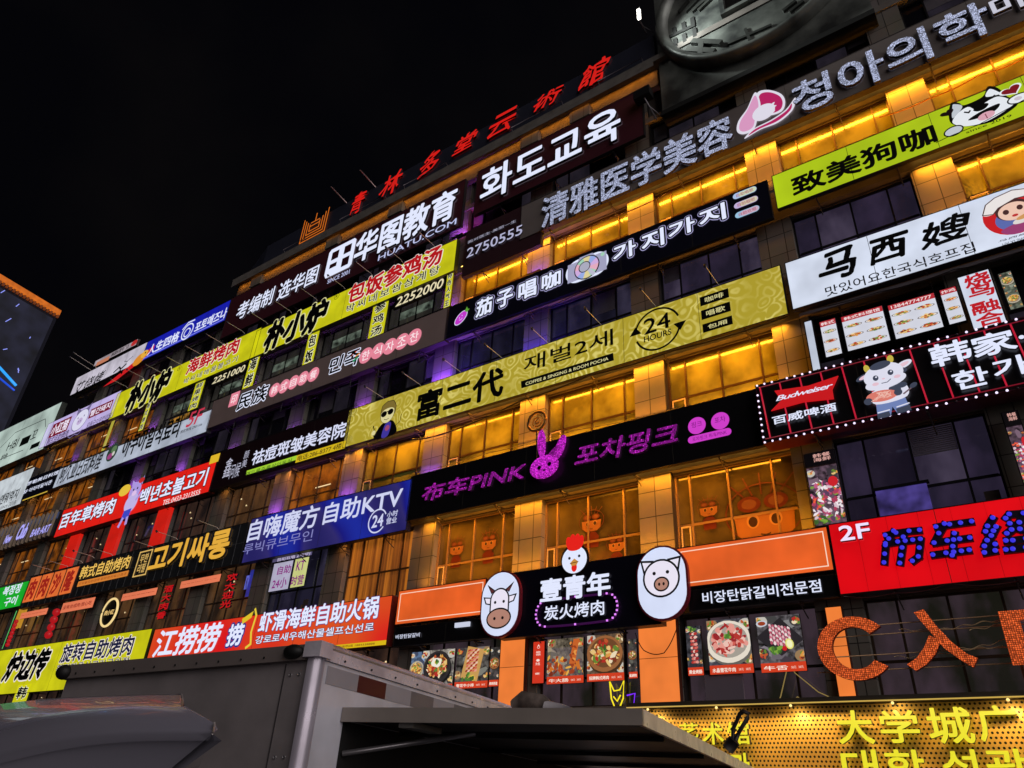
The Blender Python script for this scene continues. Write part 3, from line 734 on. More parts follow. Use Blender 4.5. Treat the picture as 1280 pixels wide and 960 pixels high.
PAL = dict(
    meat=[(178, 52, 46), (206, 96, 84), (224, 150, 138), (150, 36, 40), (232, 190, 176)],
    mix=[(186, 84, 44), (216, 150, 70), (120, 50, 30), (226, 190, 120), (96, 130, 50), (176, 44, 36), (232, 214, 180)],
    green=[(74, 120, 44), (120, 160, 60), (56, 90, 40)],
    noodle=[(220, 168, 70), (196, 120, 50), (232, 196, 110), (150, 70, 30), (90, 120, 50)],
    sea=[(214, 190, 200), (170, 60, 90), (120, 150, 60), (236, 226, 230), (190, 90, 130), (230, 90, 60), (90, 60, 90)])
def food(mb, x0, x1, z0, z1, y, kind, rnd, bgc=(70, 66, 64)):
    """a printed dish: table, plate, and the pieces of food on it"""
    w, h = x1 - x0, z1 - z0; yy = [y]
    def nxt(): yy[0] -= .0005; return yy[0]
    def blob(u, v, rx, rz, m, a=0.0, n=12, jag=.12):
        q = nxt(); ca, sa = math.cos(a), math.sin(a); pts = []
        for k in range(n):
            t = 2 * math.pi * k / n; r = 1 + rnd.uniform(-jag, jag)
            p, s_ = rx * r * math.cos(t), rz * r * math.sin(t)
            pts.append((min(max(u + p * ca - s_ * sa, x0 + .004), x1 - .004), q, min(max(v + p * sa + s_ * ca, z0 + .004), z1 - .004)))
        mb.add(pts, [tuple(range(n))], m)
    mb.add([(x0, y, z0), (x1, y, z0), (x1, y, z1), (x0, y, z1)], [(0, 1, 2, 3)], em(bgc, 1.0, noise=.5, scale=9))
    for k in range(6):
        g = rnd.uniform(.6, 1.5); blob(rnd.uniform(x0, x1), rnd.uniform(z0, z1), w * .2, h * .1, em(tuple(min(255, round(c * g / 8) * 8) for c in bgc)), rnd.uniform(-.5, .5), 8, .3)
    for u, v in ((.1, .9), (.92, .86), (.06, .2), (.95, .12)):
        r_ = min(w, h) * .16; bx_, bz_ = x0 + w * u, z0 + h * v
        blob(bx_, bz_, r_, r_ * .8, em(rnd.choice([(190, 186, 176), (60, 56, 58), (150, 120, 84)])), 0, 16, .02)
        for k in range(9): blob(bx_ + r_ * rnd.uniform(-.5, .5), bz_ + r_ * rnd.uniform(-.4, .4), r_ * .3, r_ * .2, em(rnd.choice(PAL['mix'])), rnd.uniform(0, 3), 7, .3)
    cx, cz = (x0 + x1) / 2, z0 + h * .5; rr = min(w, h) * .54
    if kind in ('pot', 'plate', 'bowl', 'dish'):
        outer = dict(pot=(44, 40, 42), plate=(226, 216, 200), bowl=(180, 170, 150), dish=(150, 96, 56))[kind]
        blob(cx + rr * .05, cz - rr * .12, rr * 1.02, rr * .86, em(tuple(int(c * .45) for c in outer)), 0, 26, .01)
        blob(cx, cz, rr, rr * .86, em(outer), 0, 26, .01)
        blob(cx, cz + rr * .04, rr * .84, rr * .7, em(tuple(int(c * .72) for c in outer)), 0, 26, .01)
        pal = dict(pot=PAL['mix'], plate=PAL['meat'], bowl=PAL['noodle'], dish=PAL['mix'])[kind]
        for k in range(80):
            t = rnd.uniform(0, 6.28); q = rr * .7 * math.sqrt(rnd.random())
            blob(cx + q * math.cos(t), cz + .05 * rr + q * .8 * math.sin(t), rr * rnd.uniform(.08, .24), rr * rnd.uniform(.05, .12), em(rnd.choice(pal)), rnd.uniform(0, 3.1), 8, .25)
        if kind == 'pot':
            blob(cx, cz + rr * .22, rr * .36, rr * .26, em((236, 230, 214)), 0, 14, .12); blob(cx, cz + rr * .24, rr * .14, rr * .11, em((232, 190, 60)), 0, 12, .05)
        for k in range(5): blob(cx + rnd.uniform(-.15, .15) * rr, cz + rnd.uniform(.1, .35) * rr, rr * .1, rr * .06, em(rnd.choice(PAL['green'])), rnd.uniform(0, 3), 8, .3)
    elif kind == 'board':
        q = nxt(); mb.add([(cx - rr * .75, q, cz - rr * .7), (cx + rr * .45, q, cz - rr * .95), (cx + rr * .85, q, cz + rr * .75), (cx - rr * .35, q, cz + rr)], [(0, 1, 2, 3)], em((196, 150, 84)))
        for k in range(5):
            for j in range(9):
                u = -.3 + .17 * k; v = .75 - .14 * j; blob(cx + rr * (u + .12 * (.5 - j / 9)), cz + rr * v, rr * .11, rr * .05, em(PAL['meat'][(k + j) % 5]), .4, 8, .2)
        for k in range(14): blob(cx + rr * rnd.uniform(-.6, .3), cz - rr * rnd.uniform(.5, .85), rr * .14, rr * .08, em(rnd.choice(PAL['green'] + [(220, 190, 70)])), rnd.uniform(0, 3), 8, .25)
    elif kind == 'tray':
        q = nxt(); mb.add([(cx - rr, q, cz + rr * .1), (cx, q, cz - rr * .7), (cx + rr, q, cz - rr * .1), (cx + rr * .1, q, cz + rr * .85)], [(0, 1, 2, 3)], em((38, 34, 38)))
        for k in range(7):
            for j in range(8): blob(cx - rr * .35 + rr * .13 * k, cz + rr * (.55 - .1 * j - .03 * k), rr * .055, rr * .09, em([(226, 180, 186), (198, 110, 130), (236, 214, 214), (176, 80, 100)][(k * 3 + j) % 4]), .3, 8, .2)
        for k in range(12): blob(cx - rr * .2 + rr * rnd.uniform(-.3, .2), cz - rr * rnd.uniform(.35, .6), rr * .13, rr * .07, em(rnd.choice(PAL['green'])), rnd.uniform(0, 3), 8, .3)
        blob(cx + rr * .4, cz - rr * .25, rr * .17, rr * .22, em((226, 222, 120)), .2, 14, .03); blob(cx + rr * .4, cz - rr * .25, rr * .12, rr * .16, em((240, 240, 190)), .2, 12, .03)
        blob(cx + rr * .18, cz - rr * .42, rr * .1, rr * .1, em((200, 30, 30)))
        blob(x0 + w * .14, z1 - h * .16, w * .13, h * .07, em((196, 200, 210)), 0, 16, .02); blob(x0 + w * .14, z1 - h * .16, w * .09, h * .045, em((150, 60, 30)), 0, 14, .02)
    elif kind == 'grill':
        for k in range(26):
            q = nxt(); u = x0 + w * k / 26; mb.add([(u, q, z0), (u + w * .012, q, z0), (min(u + w * .16, x1), q, z1 - h * .25), (min(u + w * .148, x1), q, z1 - h * .25)], [(0, 1, 2, 3)], em((110, 100, 110)))
        for k in range(40): blob(x0 + w * rnd.uniform(.05, .95), z0 + h * rnd.uniform(.05, .5), w * rnd.uniform(.04, .11), h * rnd.uniform(.025, .06), em(rnd.choice([(176, 70, 30), (200, 110, 40), (120, 44, 24), (226, 170, 70), (150, 60, 30)])), rnd.uniform(0, 3), 9, .25)
        q = nxt(); mb.add([(x0 + w * .64, q, z0 + h * .3), (x0 + w * .8, q, z0 + h * .3), (x0 + w * .92, q, z1 - h * .05), (x0 + w * .76, q, z1 - h * .05)], [(0, 1, 2, 3)], em((196, 96, 40)))
        for k in range(12): blob(x0 + w * (.7 + rnd.uniform(-.05, .12)), z0 + h * rnd.uniform(.3, .9), w * .05, h * .03, em(rnd.choice([(226, 150, 70), (150, 60, 24)])), rnd.uniform(0, 3), 8, .3)
    elif kind == 'skewer':
        for j in range(9):
            for k in range(3): blob(x0 + w * (.4 + .13 * k), z0 + h * (.12 + .085 * j), w * .12, h * .035, em(PAL['meat'][(j + k) % 5]), .3, 9, .2)
        for k in range(8): blob(x0 + w * rnd.uniform(.3, .6), z1 - h * rnd.uniform(.03, .12), w * .16, h * .03, em(rnd.choice(PAL['green'] + [(220, 190, 110)])), rnd.uniform(0, 3), 8, .3)
    elif kind == 'sea':
        for k in range(150): blob(x0 + w * rnd.uniform(.02, .98), z0 + h * rnd.uniform(.05, .72), w * rnd.uniform(.04, .12), h * rnd.uniform(.012, .035), em(rnd.choice(PAL['sea'])), rnd.uniform(0, 3), 8, .35)
        blob(x0 + w * .82, z0 + h * .68, w * .16, h * .09, em((200, 30, 40)), 0, 14, .03)
        for k in range(10): blob(x0 + w * rnd.uniform(.05, .5), z0 + h * rnd.uniform(.02, .1), w * .12, h * .025, em(rnd.choice(PAL['green'])), rnd.uniform(0, 3), 8, .3)

def poster(label, tl, br, kind, band, y=17.3, seed=1, bgc=(70, 66, 64), bandc=(206, 60, 30), price=True):
    a = P(tl, y); b = P(br, y); x0, x1, z0, z1 = a.x, b.x, b.z, a.z
    o = thing('food_poster', ((x0 + x1) / 2, y + .08, z0), label, 'food poster', 'backlit food posters in the shop windows'); FRONT[o.name] = y
    mb = MB(); mb.box(x0, x1, y + .012, y + .08, z0, z1, df((40, 24, 20), .5)); mb.build('cabinet', o)
    h = z1 - z0; bz = z0 + h * .16 if band else z0
    mb = MB(); food(mb, x0, x1, bz, z1, y + .008, kind, random.Random(seed), bgc); mb.build('picture', o)
    if band:
        mb = MB(); mb.box(x0, x1, y - .001, y + .0115, z0, bz, em(bandc)); mb.build('caption_band', o)
        mb = MB(); w = x1 - x0
        text_into(mb, band, x0 + w * .06, x0 + w * (.6 if price else .92), z0 + h * .03, z0 + h * .11, y - .004, em((250, 236, 220)), bold=.03)
        if price:
            for k in (0, 1):
                u = x0 + w * (.66 + .16 * k)
                text_into(mb, '58元' if k == 0 else '38元', u + .01, u + w * .12, z0 + h * .045, z0 + h * .09, y - .004, em((250, 220, 200)), bold=.0)
        mb.build('lettering', o)
    return o
poster('narrow poster with a noodle bowl, half hidden by the truck rail', M(112, 498), M(150, 640), 'bowl', '', seed=11, bgc=(90, 110, 140))
poster('poster of a black stone pot with a fried egg', M(157, 492), M(270, 650), 'pot', '石锅拌饭', seed=12, bgc=(150, 144, 136))
poster('poster of pink meat laid on a wooden board', M(294, 482), M(412, 637), 'board', '雪花牛小排', seed=13, bgc=(84, 80, 76))
poster('poster strip of grilled meat left of the first orange column', M(428, 478), M(456, 632), 'dish', '烤肉拼盘', seed=14, price=False)
poster('poster of sausages and meat on a charcoal grill', M(655, 447), M(797, 618), 'grill', '牛大肠', seed=15, bgc=(110, 100, 84))
poster('poster of a wooden round platter with mixed grilled meats', M(812, 431), M(960, 608), 'dish', '招牌韩式烤肉', seed=16, bgc=(104, 84, 66))
poster('poster strip of grilled meat right before the second orange column', M(976, 445), M(1014, 600), 'dish', '酱油烤肉', seed=17, price=False)
poster('narrow poster of a stacked meat skewer', M(1205, 395), M(1279, 588), 'skewer', '黄金烤肠', seed=18, bgc=(60, 60, 66), price=False)
poster('poster of sliced raw beef on a round white plate', N(8, 372), N(200, 578), 'plate', '水晶雪花牛肉', seed=19, bgc=(74, 74, 84))
poster('poster of pink sliced meat with a lemon on a black tray', N(206, 358), N(412, 570), 'tray', '牛舌', seed=20, bgc=(92, 88, 92))
y = 17.3; a = P(M(597, 455), y); b = P(M(638, 621), y)
o = thing('info_panel', ((a.x + b.x) / 2, y + .08, b.z), 'slim red panel of white icons beside the grill poster', 'info panel'); FRONT[o.name] = y
mb = MB(); mb.box(a.x, b.x, y + .012, y + .08, b.z, a.z, df((40, 20, 20), .5)); mb.build('cabinet', o)
mb = MB(); mb.box(a.x + .01, b.x - .01, y, y + .0115, b.z + .01, a.z - .01, em((206, 52, 30))); mb.build('face', o)
art = Art(o, Vector(((a.x + b.x) / 2, y, (a.z + b.z) / 2)), (a.z - b.z) / 2, lift=.006); wi = em((250, 226, 214))
art.ring(0, .72, .07, .02, wi).poly([(-.05, .76), (0, .86), (.05, .76)], wi).write('免费停车', -.13, .42, .13, .52, wi, bold=.02).write('WIFI', -.13, .3, .13, .4, wi).disc(0, .08, .1, wi, .06).write('外卖', -.13, -.16, .13, -.02, wi, bold=.02).write('包间预订', -.13, -.6, .13, -.5, wi).done('lettering')
# neon and clutter behind the lower panes
def neon(label, c, shape, m, sc_=1.0, y=17.55):
    p0 = P(c, y); o = thing('neon_sign', p0, label, 'neon sign')
    for pts in shape:
        mb = MB(); mb.tube([p0 + Vector((u * sc_, 0, v * sc_)) for u, v in pts], .018, m, 6); mb.build('tube', o)
neon('small yellow neon outline glowing in the window under the posters', M(932, 665), [[(-.2, .3), (-.16, -.1), (-.06, -.32), (.06, -.32), (.17, -.1), (.2, .32), (.08, .1), (-.08, .08), (-.2, .3)], [(-.1, -.05), (0, -.16), (.1, -.02)]], em((240, 220, 30), 1.2))
neon('small violet neon tube glowing by the second orange column', M(990, 690), [[(-.12, .12), (.1, .16), (.05, -.15)]], em((120, 40, 240), 1.3))

# ---- bright red sign with blue bulb letters
def redpanel():
    m, n, l = _new('redpanel'); b = n['Principled BSDF']; b.inputs['Base Color'].default_value = rgb((170, 16, 16)); b.inputs['Roughness'].default_value = .4
    tc = n.new('ShaderNodeTexCoord'); sp = n.new('ShaderNodeSeparateXYZ'); l.new(tc.outputs['Object'], sp.inputs[0])
    fr = n.new('ShaderNodeMath'); fr.operation = 'FRACT'; dv = n.new('ShaderNodeMath'); dv.operation = 'DIVIDE'; dv.inputs[1].default_value = .62
    l.new(sp.outputs[0], dv.inputs[0]); l.new(dv.outputs[0], fr.inputs[0])
    lt = n.new('ShaderNodeMath'); lt.operation = 'LESS_THAN'; lt.inputs[1].default_value = .025; l.new(fr.outputs[0], lt.inputs[0])
    ns = n.new('ShaderNodeTexNoise'); ns.inputs['Scale'].default_value = .9; l.new(tc.outputs['Object'], ns.inputs['Vector'])
    r = n.new('ShaderNodeMapRange'); r.inputs['From Min'].default_value = .3; r.inputs['From Max'].default_value = .7; r.inputs['To Min'].default_value = .82; r.inputs['To Max'].default_value = 1.05; l.new(ns.outputs['Fac'], r.inputs['Value'])
    mx = n.new('ShaderNodeMath'); mx.operation = 'MULTIPLY_ADD'; mx.inputs[1].default_value = -.35; l.new(lt.outputs[0], mx.inputs[0]); l.new(r.outputs[0], mx.inputs[2])
    b.inputs['Emission Color'].default_value = rgb((214, 6, 18)); l.new(mx.outputs[0], b.inputs['Emission Strength'])
    return m
s = sign('shop_sign', 'big bright red sign with blue bulb letters above the red letter frame', 'shop sign', L(495, 562), (1300, 719), redpanel(), df((40, 12, 16), .5), depth=.3, x1=5.0, z0=P(L(540, 845)).z)
letters(s, '2F', L(551, 633), L(662, 560), em((240, 226, 255)), bold=.05, ext=.05)
def stroke_letter(root, strokes, z, w, dark, bulb, step, r, name='bulb_letter', y=None, th=.08):
    y = y or root_face(root); mb = MB(); q = []; i = 0
    for st in strokes:
        pts = [P(z(*p), y) for p in st]
        for a, b in zip(pts[:-1], pts[1:]):
            i += 1; d = (b - a); ln = max(d.length, 1e-5); d.normalize(); nn = Vector((-d.z, 0, d.x)) * w; e = d * w * .7
            c4 = [a - e + nn, a - e - nn, b + e - nn, b + e + nn]
            mb.prism([(v.x, v.z) for v in c4], y - th - i * .0007, y, dark)
            for k in range(max(1, int(ln / step)) + (1 if b is pts[-1] else 0)):
                c = a + d * min(ln, k * ln / max(1, int(ln / step))); n8 = 10; yy = y - th - .03
                ring_ = [(c.x + r * math.cos(6.2832 * t / n8), yy, c.z + r * math.sin(6.2832 * t / n8)) for t in range(n8)]
                g_ = MB(); g_.add(ring_ + [(c.x, yy - r * .5, c.z)], [(t, (t + 1) % n8, n8) for t in range(n8)], bulb, True); q.append(g_)
    o = mb.build(name, root)
    for g_ in q: g_.build('bulb', o)
    return o
BULB = em((58, 52, 226), 1.0); DK = df((26, 14, 40), .5)
bu = [[(120, 475), (210, 455), (320, 440), (408, 432)], [(190, 440), (150, 505), (122, 560), (110, 705)], [(122, 545), (225, 530), (415, 508), (398, 655), (348, 692)], [(272, 490), (262, 580), (243, 710)]]
ch = [[(545, 405), (660, 385), (845, 360)], [(617, 380), (570, 460), (530, 540), (640, 522), (745, 508), (830, 497)], [(700, 460), (688, 570), (682, 645)], [(520, 640), (630, 625), (825, 600)]]
zh = [[(1022, 330), (978, 400), (962, 445), (1028, 440)], [(1050, 405), (1010, 480), (975, 520), (952, 568), (1043, 552)], [(952, 622), (1043, 605)], [(1160, 300), (1130, 335)], [(1160, 300), (1280, 292), (1245, 370), (1180, 430), (1140, 462)], [(1165, 378), (1250, 425), (1310, 440)], [(1132, 522), (1190, 520), (1300, 505)], [(1132, 598), (1190, 592), (1300, 580)]]
for g in (bu, ch, zh): stroke_letter(s, g, V, .075, DK, BULB, .135, .048)

# ---- sign box with bulb border, red neon bars and a cow in overalls
s = sign('shop_sign', 'black sign box framed by white bulbs with red neon bars and a cartoon cow', 'shop sign', J(205, 775), (1300, 540), BLK2, df((74, 20, 40), .4), depth=.55, y=16.75, x1=5.0, z0=P(L(232, 240), 16.75).z)
xa, xb, za, zb = RECT[s.name]; y = root_face(s)
RB = em((186, 22, 50), 1.0)
mb = MB(); x = xa + .25
for k in range(16):
    mb.tube([(xa + .12 + .5 * k, y - .03, zb - .12), (xa + .2 + .5 * k, y - .03, za + .12)], .02, RB, 6)
mb.tube([(xa + .08, y - .03, zb - .1), (xb - .05, y - .03, zb - .1)], .012, em((120, 14, 34)), 6)
mb.tube([(xa + .08, y - .03, za + .1), (xb - .05, y - .03, za + .1)], .012, em((120, 14, 34)), 6)
mb.build('neon_bars', s)
mb = MB(); bm_ = em((238, 222, 255), 1.35); off = df((60, 40, 52), .3)
rb = random.Random(5)
def bulb(mb, c, r, m):
    v = []; f = []
    for i in range(4):
        ph = i * math.pi / 6
        for k in range(8): v.append((c[0] + r * math.cos(ph) * math.cos(k * math.pi / 4), c[1] - r * math.sin(ph) * 1.2, c[2] + r * math.cos(ph) * math.sin(k * math.pi / 4)))
    for i in range(3):
        for k in range(8): f.append((i * 8 + k, i * 8 + (k + 1) % 8, (i + 1) * 8 + (k + 1) % 8, (i + 1) * 8 + k))
    f.append(tuple(range(24, 32))); mb.add(v, f, m, True)
k = 0
n_ = int((xb - xa) / .19)
for i in range(n_):
    u = xa + .05 + i * .19
    if u > 1.2: continue
    for z_ in (zb - .02, za + .02): mb = MB(); bulb(mb, (u, y - .01, z_), .028, off if rb.random() < .1 else bm_); mb.build('bulb', s)
for i in range(1, int((zb - za) / .17)): mb = MB(); bulb(mb, (xa + .03, y - .01, za + i * .17), .028, bm_); mb.build('bulb', s)
bow = [P(J(*p), y) for p in ((272, 880), (312, 838), (285, 800), (420, 780), (540, 740), (516, 795), (522, 832), (400, 845))]
mb = MB(); mb.prism([(v.x, v.z) for v in bow], y - .075, y - .04, em((196, 20, 26), 1.0)); mb.build('bow_tie_badge', s)
letters(s, 'Budweiser', J(292, 842), J(518, 768), WHT, bold=.03, italic=.35, lift=.08, spacing=.85)
letters(s, '百威啤酒', J(280, 937), J(530, 848), WHT, bold=.045, lift=.05, ext=.02)
letters(s, '韩', W(222, 375), W(480, 148), WHT, bold=.05, lift=.05, ext=.03)
letters(s, '家', W(540, 305), W(812, 78), WHT, bold=.05, lift=.05, ext=.03)
letters(s, '한', W(392, 545), W(618, 358), WHT, bold=.05, lift=.05, ext=.03)
letters(s, '가', W(692, 462), W(922, 268), WHT, bold=.05, lift=.05, ext=.03)
letters(s, '·', W(868, 165), W(902, 128), WHT, bold=.05, lift=.05, ext=.03)
letters(s, '烤', W(955, 230), W(1160, 20), WHT, bold=.05, lift=.05, ext=.03)
c_ = P(CW(420, 560), y); GR = em((60, 66, 84)); WG = em((220, 220, 236)); BL = em((110, 128, 180)); PK = em((226, 190, 204)); MT = em((216, 120, 106)); HO = em((196, 176, 70))
art = Art(s, CW(430, 560), .72, lift=.06)
art.poly([(-.42, -.52), (.42, -.45), (.5, -.98), (.12, -1.02), (.02, -.75), (-.08, -1.04), (-.46, -1.05)], BL).poly([(-.46, -.9), (-.1, -.88), (-.08, -1.06), (-.46, -1.07)], GR).poly([(.1, -.85), (.5, -.8), (.52, -1.0), (.12, -1.04)], GR).line([(-.42, -.86), (-.08, -.84)], .04, WG).line([(.14, -.8), (.5, -.75)], .04, WG)
art.spoly([(-.45, -.1), (.45, .0), (.5, -.5), (-.42, -.56)], WG).disc(.2, -.2, .18, GR, .22).disc(.42, -.08, .16, GR, .1).line([(.42, -.4), (.72, -.22)], .05, em((110, 90, 100))).disc(.74, -.18, .12, GR, .08, .5)
art.disc(-.62, .5, .24, GR, .1, .35).disc(-.6, .5, .16, PK, .06, .35).disc(.62, .62, .26, WG, .12, .35).disc(.62, .62, .17, PK, .06, .35).disc(.52, .42, .16, GR, .1)
art.disc(-.46, .78, .09, HO, .15, .15).disc(.28, .92, .1, HO, .15, -.1)
art.disc(-.02, .42, .6, WG, .42, .12).disc(.0, .16, .62, WG, .24, .12).disc(-.05, .78, .32, GR, .14, .1).disc(-.26, .36, .085, GR, .1).disc(.2, .44, .085, GR, .1).disc(-.24, .39, .03, WG).disc(.22, .47, .03, WG).disc(-.3, .14, .1, PK, .06).disc(.36, .24, .1, PK, .06)
art.line([(-.12, .12), (.05, .12), (.16, .2)], .025, GR).disc(-.04, .27, .05, PK, .03)
art.disc(-.2, -.32, .46, MT, .2, -.05).disc(-.62, -.42, .13, GR, .12).disc(.28, -.32, .12, GR, .12)
rq = random.Random(2)
for k in range(22): art.line([(-.2 + rq.uniform(-.36, .3), -.32 + rq.uniform(-.14, .14)) for _ in range(2)], .015, em((236, 190, 176)))
art.done('cow_figure')

# ---- white sign with black brush lettering
s = sign('shop_sign', 'white sign with black brush lettering and a small cook in a chef hat', 'shop sign', J(322, 285), (1300, 300), WHTF, df((50, 46, 56), .5), depth=.22, x1=5.0, z0=P(J(355, 472)).z)
def brush(root, txt, lb, rt, **kw): return letters(root, txt, lb, rt, BLK, italic=.2, jitter=.025, **kw)
brush(s, '马', J(468, 364), J(602, 212), bold=.06); brush(s, '西', J(665, 298), J(812, 152), bold=.06); brush(s, '嫂', J(868, 236), J(1056, 76), bold=.05)
letters(s, '맛있어요한국식호프집', J(490, 420), J(1076, 200), BLK, bold=.015)
art = Art(s, U(668, 345), .62, lift=.01); HT = em((232, 226, 224)); SKN = em((236, 196, 176)); DH = em((70, 40, 40))
art.disc(0, 0, 1.0, em((196, 28, 34))).disc(-.1, -.25, .55, em((90, 104, 170)), .5).spoly([(-.5, -.62), (.8, -.4), (.75, -.75), (0, -.98), (-.4, -.9)], em((150, 60, 110)))
art.disc(0, .16, .56, DH, .5).disc(.02, .08, .5, SKN, .42).disc(-.22, .12, .1, DH, .12).disc(.24, .16, .1, DH, .12).disc(.02, -.14, .1, em((190, 50, 50)), .06)
art.spoly([(-.95, .3), (-.75, .75), (-.4, .95), (.2, 1.05), (.8, .85), (.75, .55), (.2, .62), (-.4, .42), (-.62, .2)], HT).line([(-.95, .3), (-.75, .75), (-.4, .95), (.2, 1.05), (.8, .85), (.75, .55), (.2, .62), (-.4, .42), (-.62, .2), (-.95, .3)], .04, DH)
art.disc(.35, -.4, .5, em((220, 214, 210)), .16, .2).disc(.35, -.3, .36, em((206, 150, 90)), .1, .2).done('cook_figure')
letters(s, '马西嫂', U(592, 495), U(740, 440), BLK, bold=.03, italic=.2)
letters(s, 'MA XI SAO', U(610, 500), U(735, 478), BLK, bold=.0, lift=.014)
# menu light boxes below it
def menu(label, tl, br, seed, head, cols, y=17.1):
    a = P(tl, y); b = P(br, y); x0, x1, z0, z1 = a.x, b.x, b.z, a.z
    o = thing('menu_lightbox', ((x0 + x1) / 2, y + .1, z0), label, 'menu board', 'lit menu boards under the white brush sign'); FRONT[o.name] = y
    mb = MB(); mb.box(x0 - .02, x1 + .02, y + .006, y + .1, z0 - .02, z1 + .02, DARKF); mb.build('cabinet', o)
    mb = MB(); mb.box(x0, x1, y, y + .0055, z0, z1, em((214, 216, 228), 1.0, noise=.08, sample=True)); mb.build('face', o)
    mb = MB(); h = z1 - z0; mb.box(x0, x1, y - .003, y - .0004, z1 - h * .15, z1, em((176, 40, 50))); mb.build('header_band', o)
    mb = MB(); text_into(mb, head, x0 + (x1 - x0) * .06, x1 - (x1 - x0) * .06, z1 - h * .125, z1 - h * .03, y - .006, em((244, 226, 226)), bold=.03); mb.build('lettering', o)
    mb = MB(); r_ = random.Random(seed); w = (x1 - x0) / cols; rows = 3 if cols == 1 else 3
    for c in range(cols):
        for r in range(rows):
            cx = x0 + w * (c + .5) + r_.uniform(-.03, .03) * w; cz = z0 + h * (.14 + .27 * r); q = y - .003
            for k in range(3):
                rr = w * (.44 - .06 * k); pts = [(cx + rr * math.cos(t), q - k * .0006, cz + rr * .42 * math.sin(t) * (h * .27 / w) * 1.0) for t in (6.2832 * i / 18 for i in range(18))]
                mb.add(pts, [tuple(range(18))], em([(120, 110, 110), (226, 222, 220), r_.choice([(196, 120, 50), (206, 90, 50), (120, 140, 60), (220, 170, 90)])][k]))
            for k in range(16):
                t = r_.uniform(0, 6.28); d = w * .26 * math.sqrt(r_.random()); u, v = cx + d * math.cos(t), cz + d * .4 * math.sin(t); s1 = w * r_.uniform(.04, .09); a_ = r_.uniform(0, 3)
                mb.add([(u + s1 * math.cos(a_ + i * 1.05), q - .003 - k * .0004, v + s1 * .6 * math.sin(a_ + i * 1.05)) for i in range(6)], [tuple(range(6))], em(r_.choice(PAL['mix'])))
    mb.build('dish_pictures', o); return o
menu('narrow menu board with three dishes, nearest the white post', J(462, 522), J(552, 644), 3, '韩式', 1)
menu('white menu board with two columns of dishes under red header', J(548, 502), J(745, 592), 4, '韩式料理馆', 2)
menu('white menu board with a long phone number in its red header', J(735, 456), J(958, 538), 5, '13844774777', 2)
menu('narrow menu board with three dishes beside the white upright sign', J(942, 395), J(1048, 512), 6, '炸鸡', 1)
def photo_box(label, tl, br, seed, kind, bgc, y=17.1):
    a = P(tl, y); b = P(br, y)
    o = thing('photo_lightbox', ((a.x + b.x) / 2, y + .1, b.z), label, 'photo lightbox'); FRONT[o.name] = y
    mb = MB(); mb.box(a.x - .02, b.x + .02, y + .006, y + .1, b.z - .02, a.z + .02, DARKF); mb.build('cabinet', o)
    mb = MB(); zz = (a.z + b.z) / 2
    food(mb, a.x, b.x, zz, a.z, y + .002, kind, random.Random(seed), bgc); food(mb, a.x, b.x, b.z, zz - .001, y + .002, 'bowl', random.Random(seed + 50), bgc); mb.build('picture', o); return o
photo_box('photo panel of two noodle bowls right of the white upright sign', U(590, 652), U(718, 812), 31, 'bowl', (96, 104, 90))
photo_box('photo panel cut by the right edge beside the noodle bowls', U(722, 622), U(800, 770), 32, 'plate', (90, 90, 84))
s = sign('vertical_sign', 'white upright sign with red lettering under the white brush sign', 'vertical sign', J(1010, 343), J(1222, 540), WHTF, DARKF, depth=.2, y=16.95)
RTX = em((186, 22, 34), 1.0)
for ch_, p0, p1 in (('烧', (430, 710), (540, 645)), ('鸟', (450, 765), (560, 700)), ('融', (466, 845), (590, 780)), ('合', (490, 905), (610, 840)), ('料', (505, 970), (625, 905))):
    letters(s, ch_, U(p0[0], p0[1] + 16), U(p1[0], p1[1] - 14), RTX, bold=.06)
s = sign('light_post', 'plain white upright light panel left of the menu boards', 'light panel', J(398, 520), J(470, 712), em((196, 204, 222), 1.0, noise=.1), DARKF, depth=.15, y=17.1)
mb = MB(); a = P(J(398, 500), 17.15); b = P((1290, 330), 17.15)
mb.box(a.x - .1, 5.0, 17.15, 17.22, a.z + .05, a.z + .14, df((120, 112, 120), .5)); mb.box(a.x - .1, 5, 17.15, 17.3, a.z - 2.0, a.z - 1.9, DARKF)
tag(mb.build('display_rail', None, (a.x, 17.2, a.z)), 'pale rail that carries the menu boards above the bulb framed sign', 'rail')

# ---- lime green sign with a husky dog
s = sign('shop_sign', 'lime green sign with a husky dog and black lettering', 'shop sign', H(270, 705), (1300, 130), em((172, 196, 22), 1.0, noise=.1, sample=True, scale=.6), df((44, 44, 30), .5), depth=.12, x1=5.0, z0=P(H(292, 838)).z)
letters(s, '致美狗咖', H(358, 788), H(914, 492), BLK, bold=.06)
art = Art(s, DG(550, 625), .78, lift=.01, tilt=-.16, sx=.88); GY = em((190, 196, 204)); WD = em((226, 230, 236))
art.spoly([(-1.05, -.2), (-1.08, .35), (-.95, .72), (-.72, .62), (-.55, .45), (.05, .6), (.25, .98), (.55, .8), (.8, .3), (1.0, .12), (1.02, -.2), (.2, -.6), (-.6, -.5)], BLK)
art.spoly([(-.98, .0), (-.95, .5), (-.88, .62), (-.62, .4)], GY).spoly([(.15, .55), (.3, .85), (.55, .62), (.6, .5)], WD)
art.spoly([(-1.0, -.2), (-.8, .15), (-.45, .32), (-.2, .1), (.1, .3), (.5, .42), (.85, .15), (.95, -.1), (.1, -.52), (-.6, -.5)], WD)
art.spoly([(-.3, .12), (.0, .28), (.2, .22), (.08, .05), (-.15, .0)], BLK).spoly([(-.5, -.28), (-.1, -.05), (.5, .1), (.45, -.1), (.1, -.28)], BLK).disc(.08, -.28, .28, em((214, 160, 176)), .16, .25).line([(.05, -.2), (.1, -.4)], .03, em((120, 40, 60)))
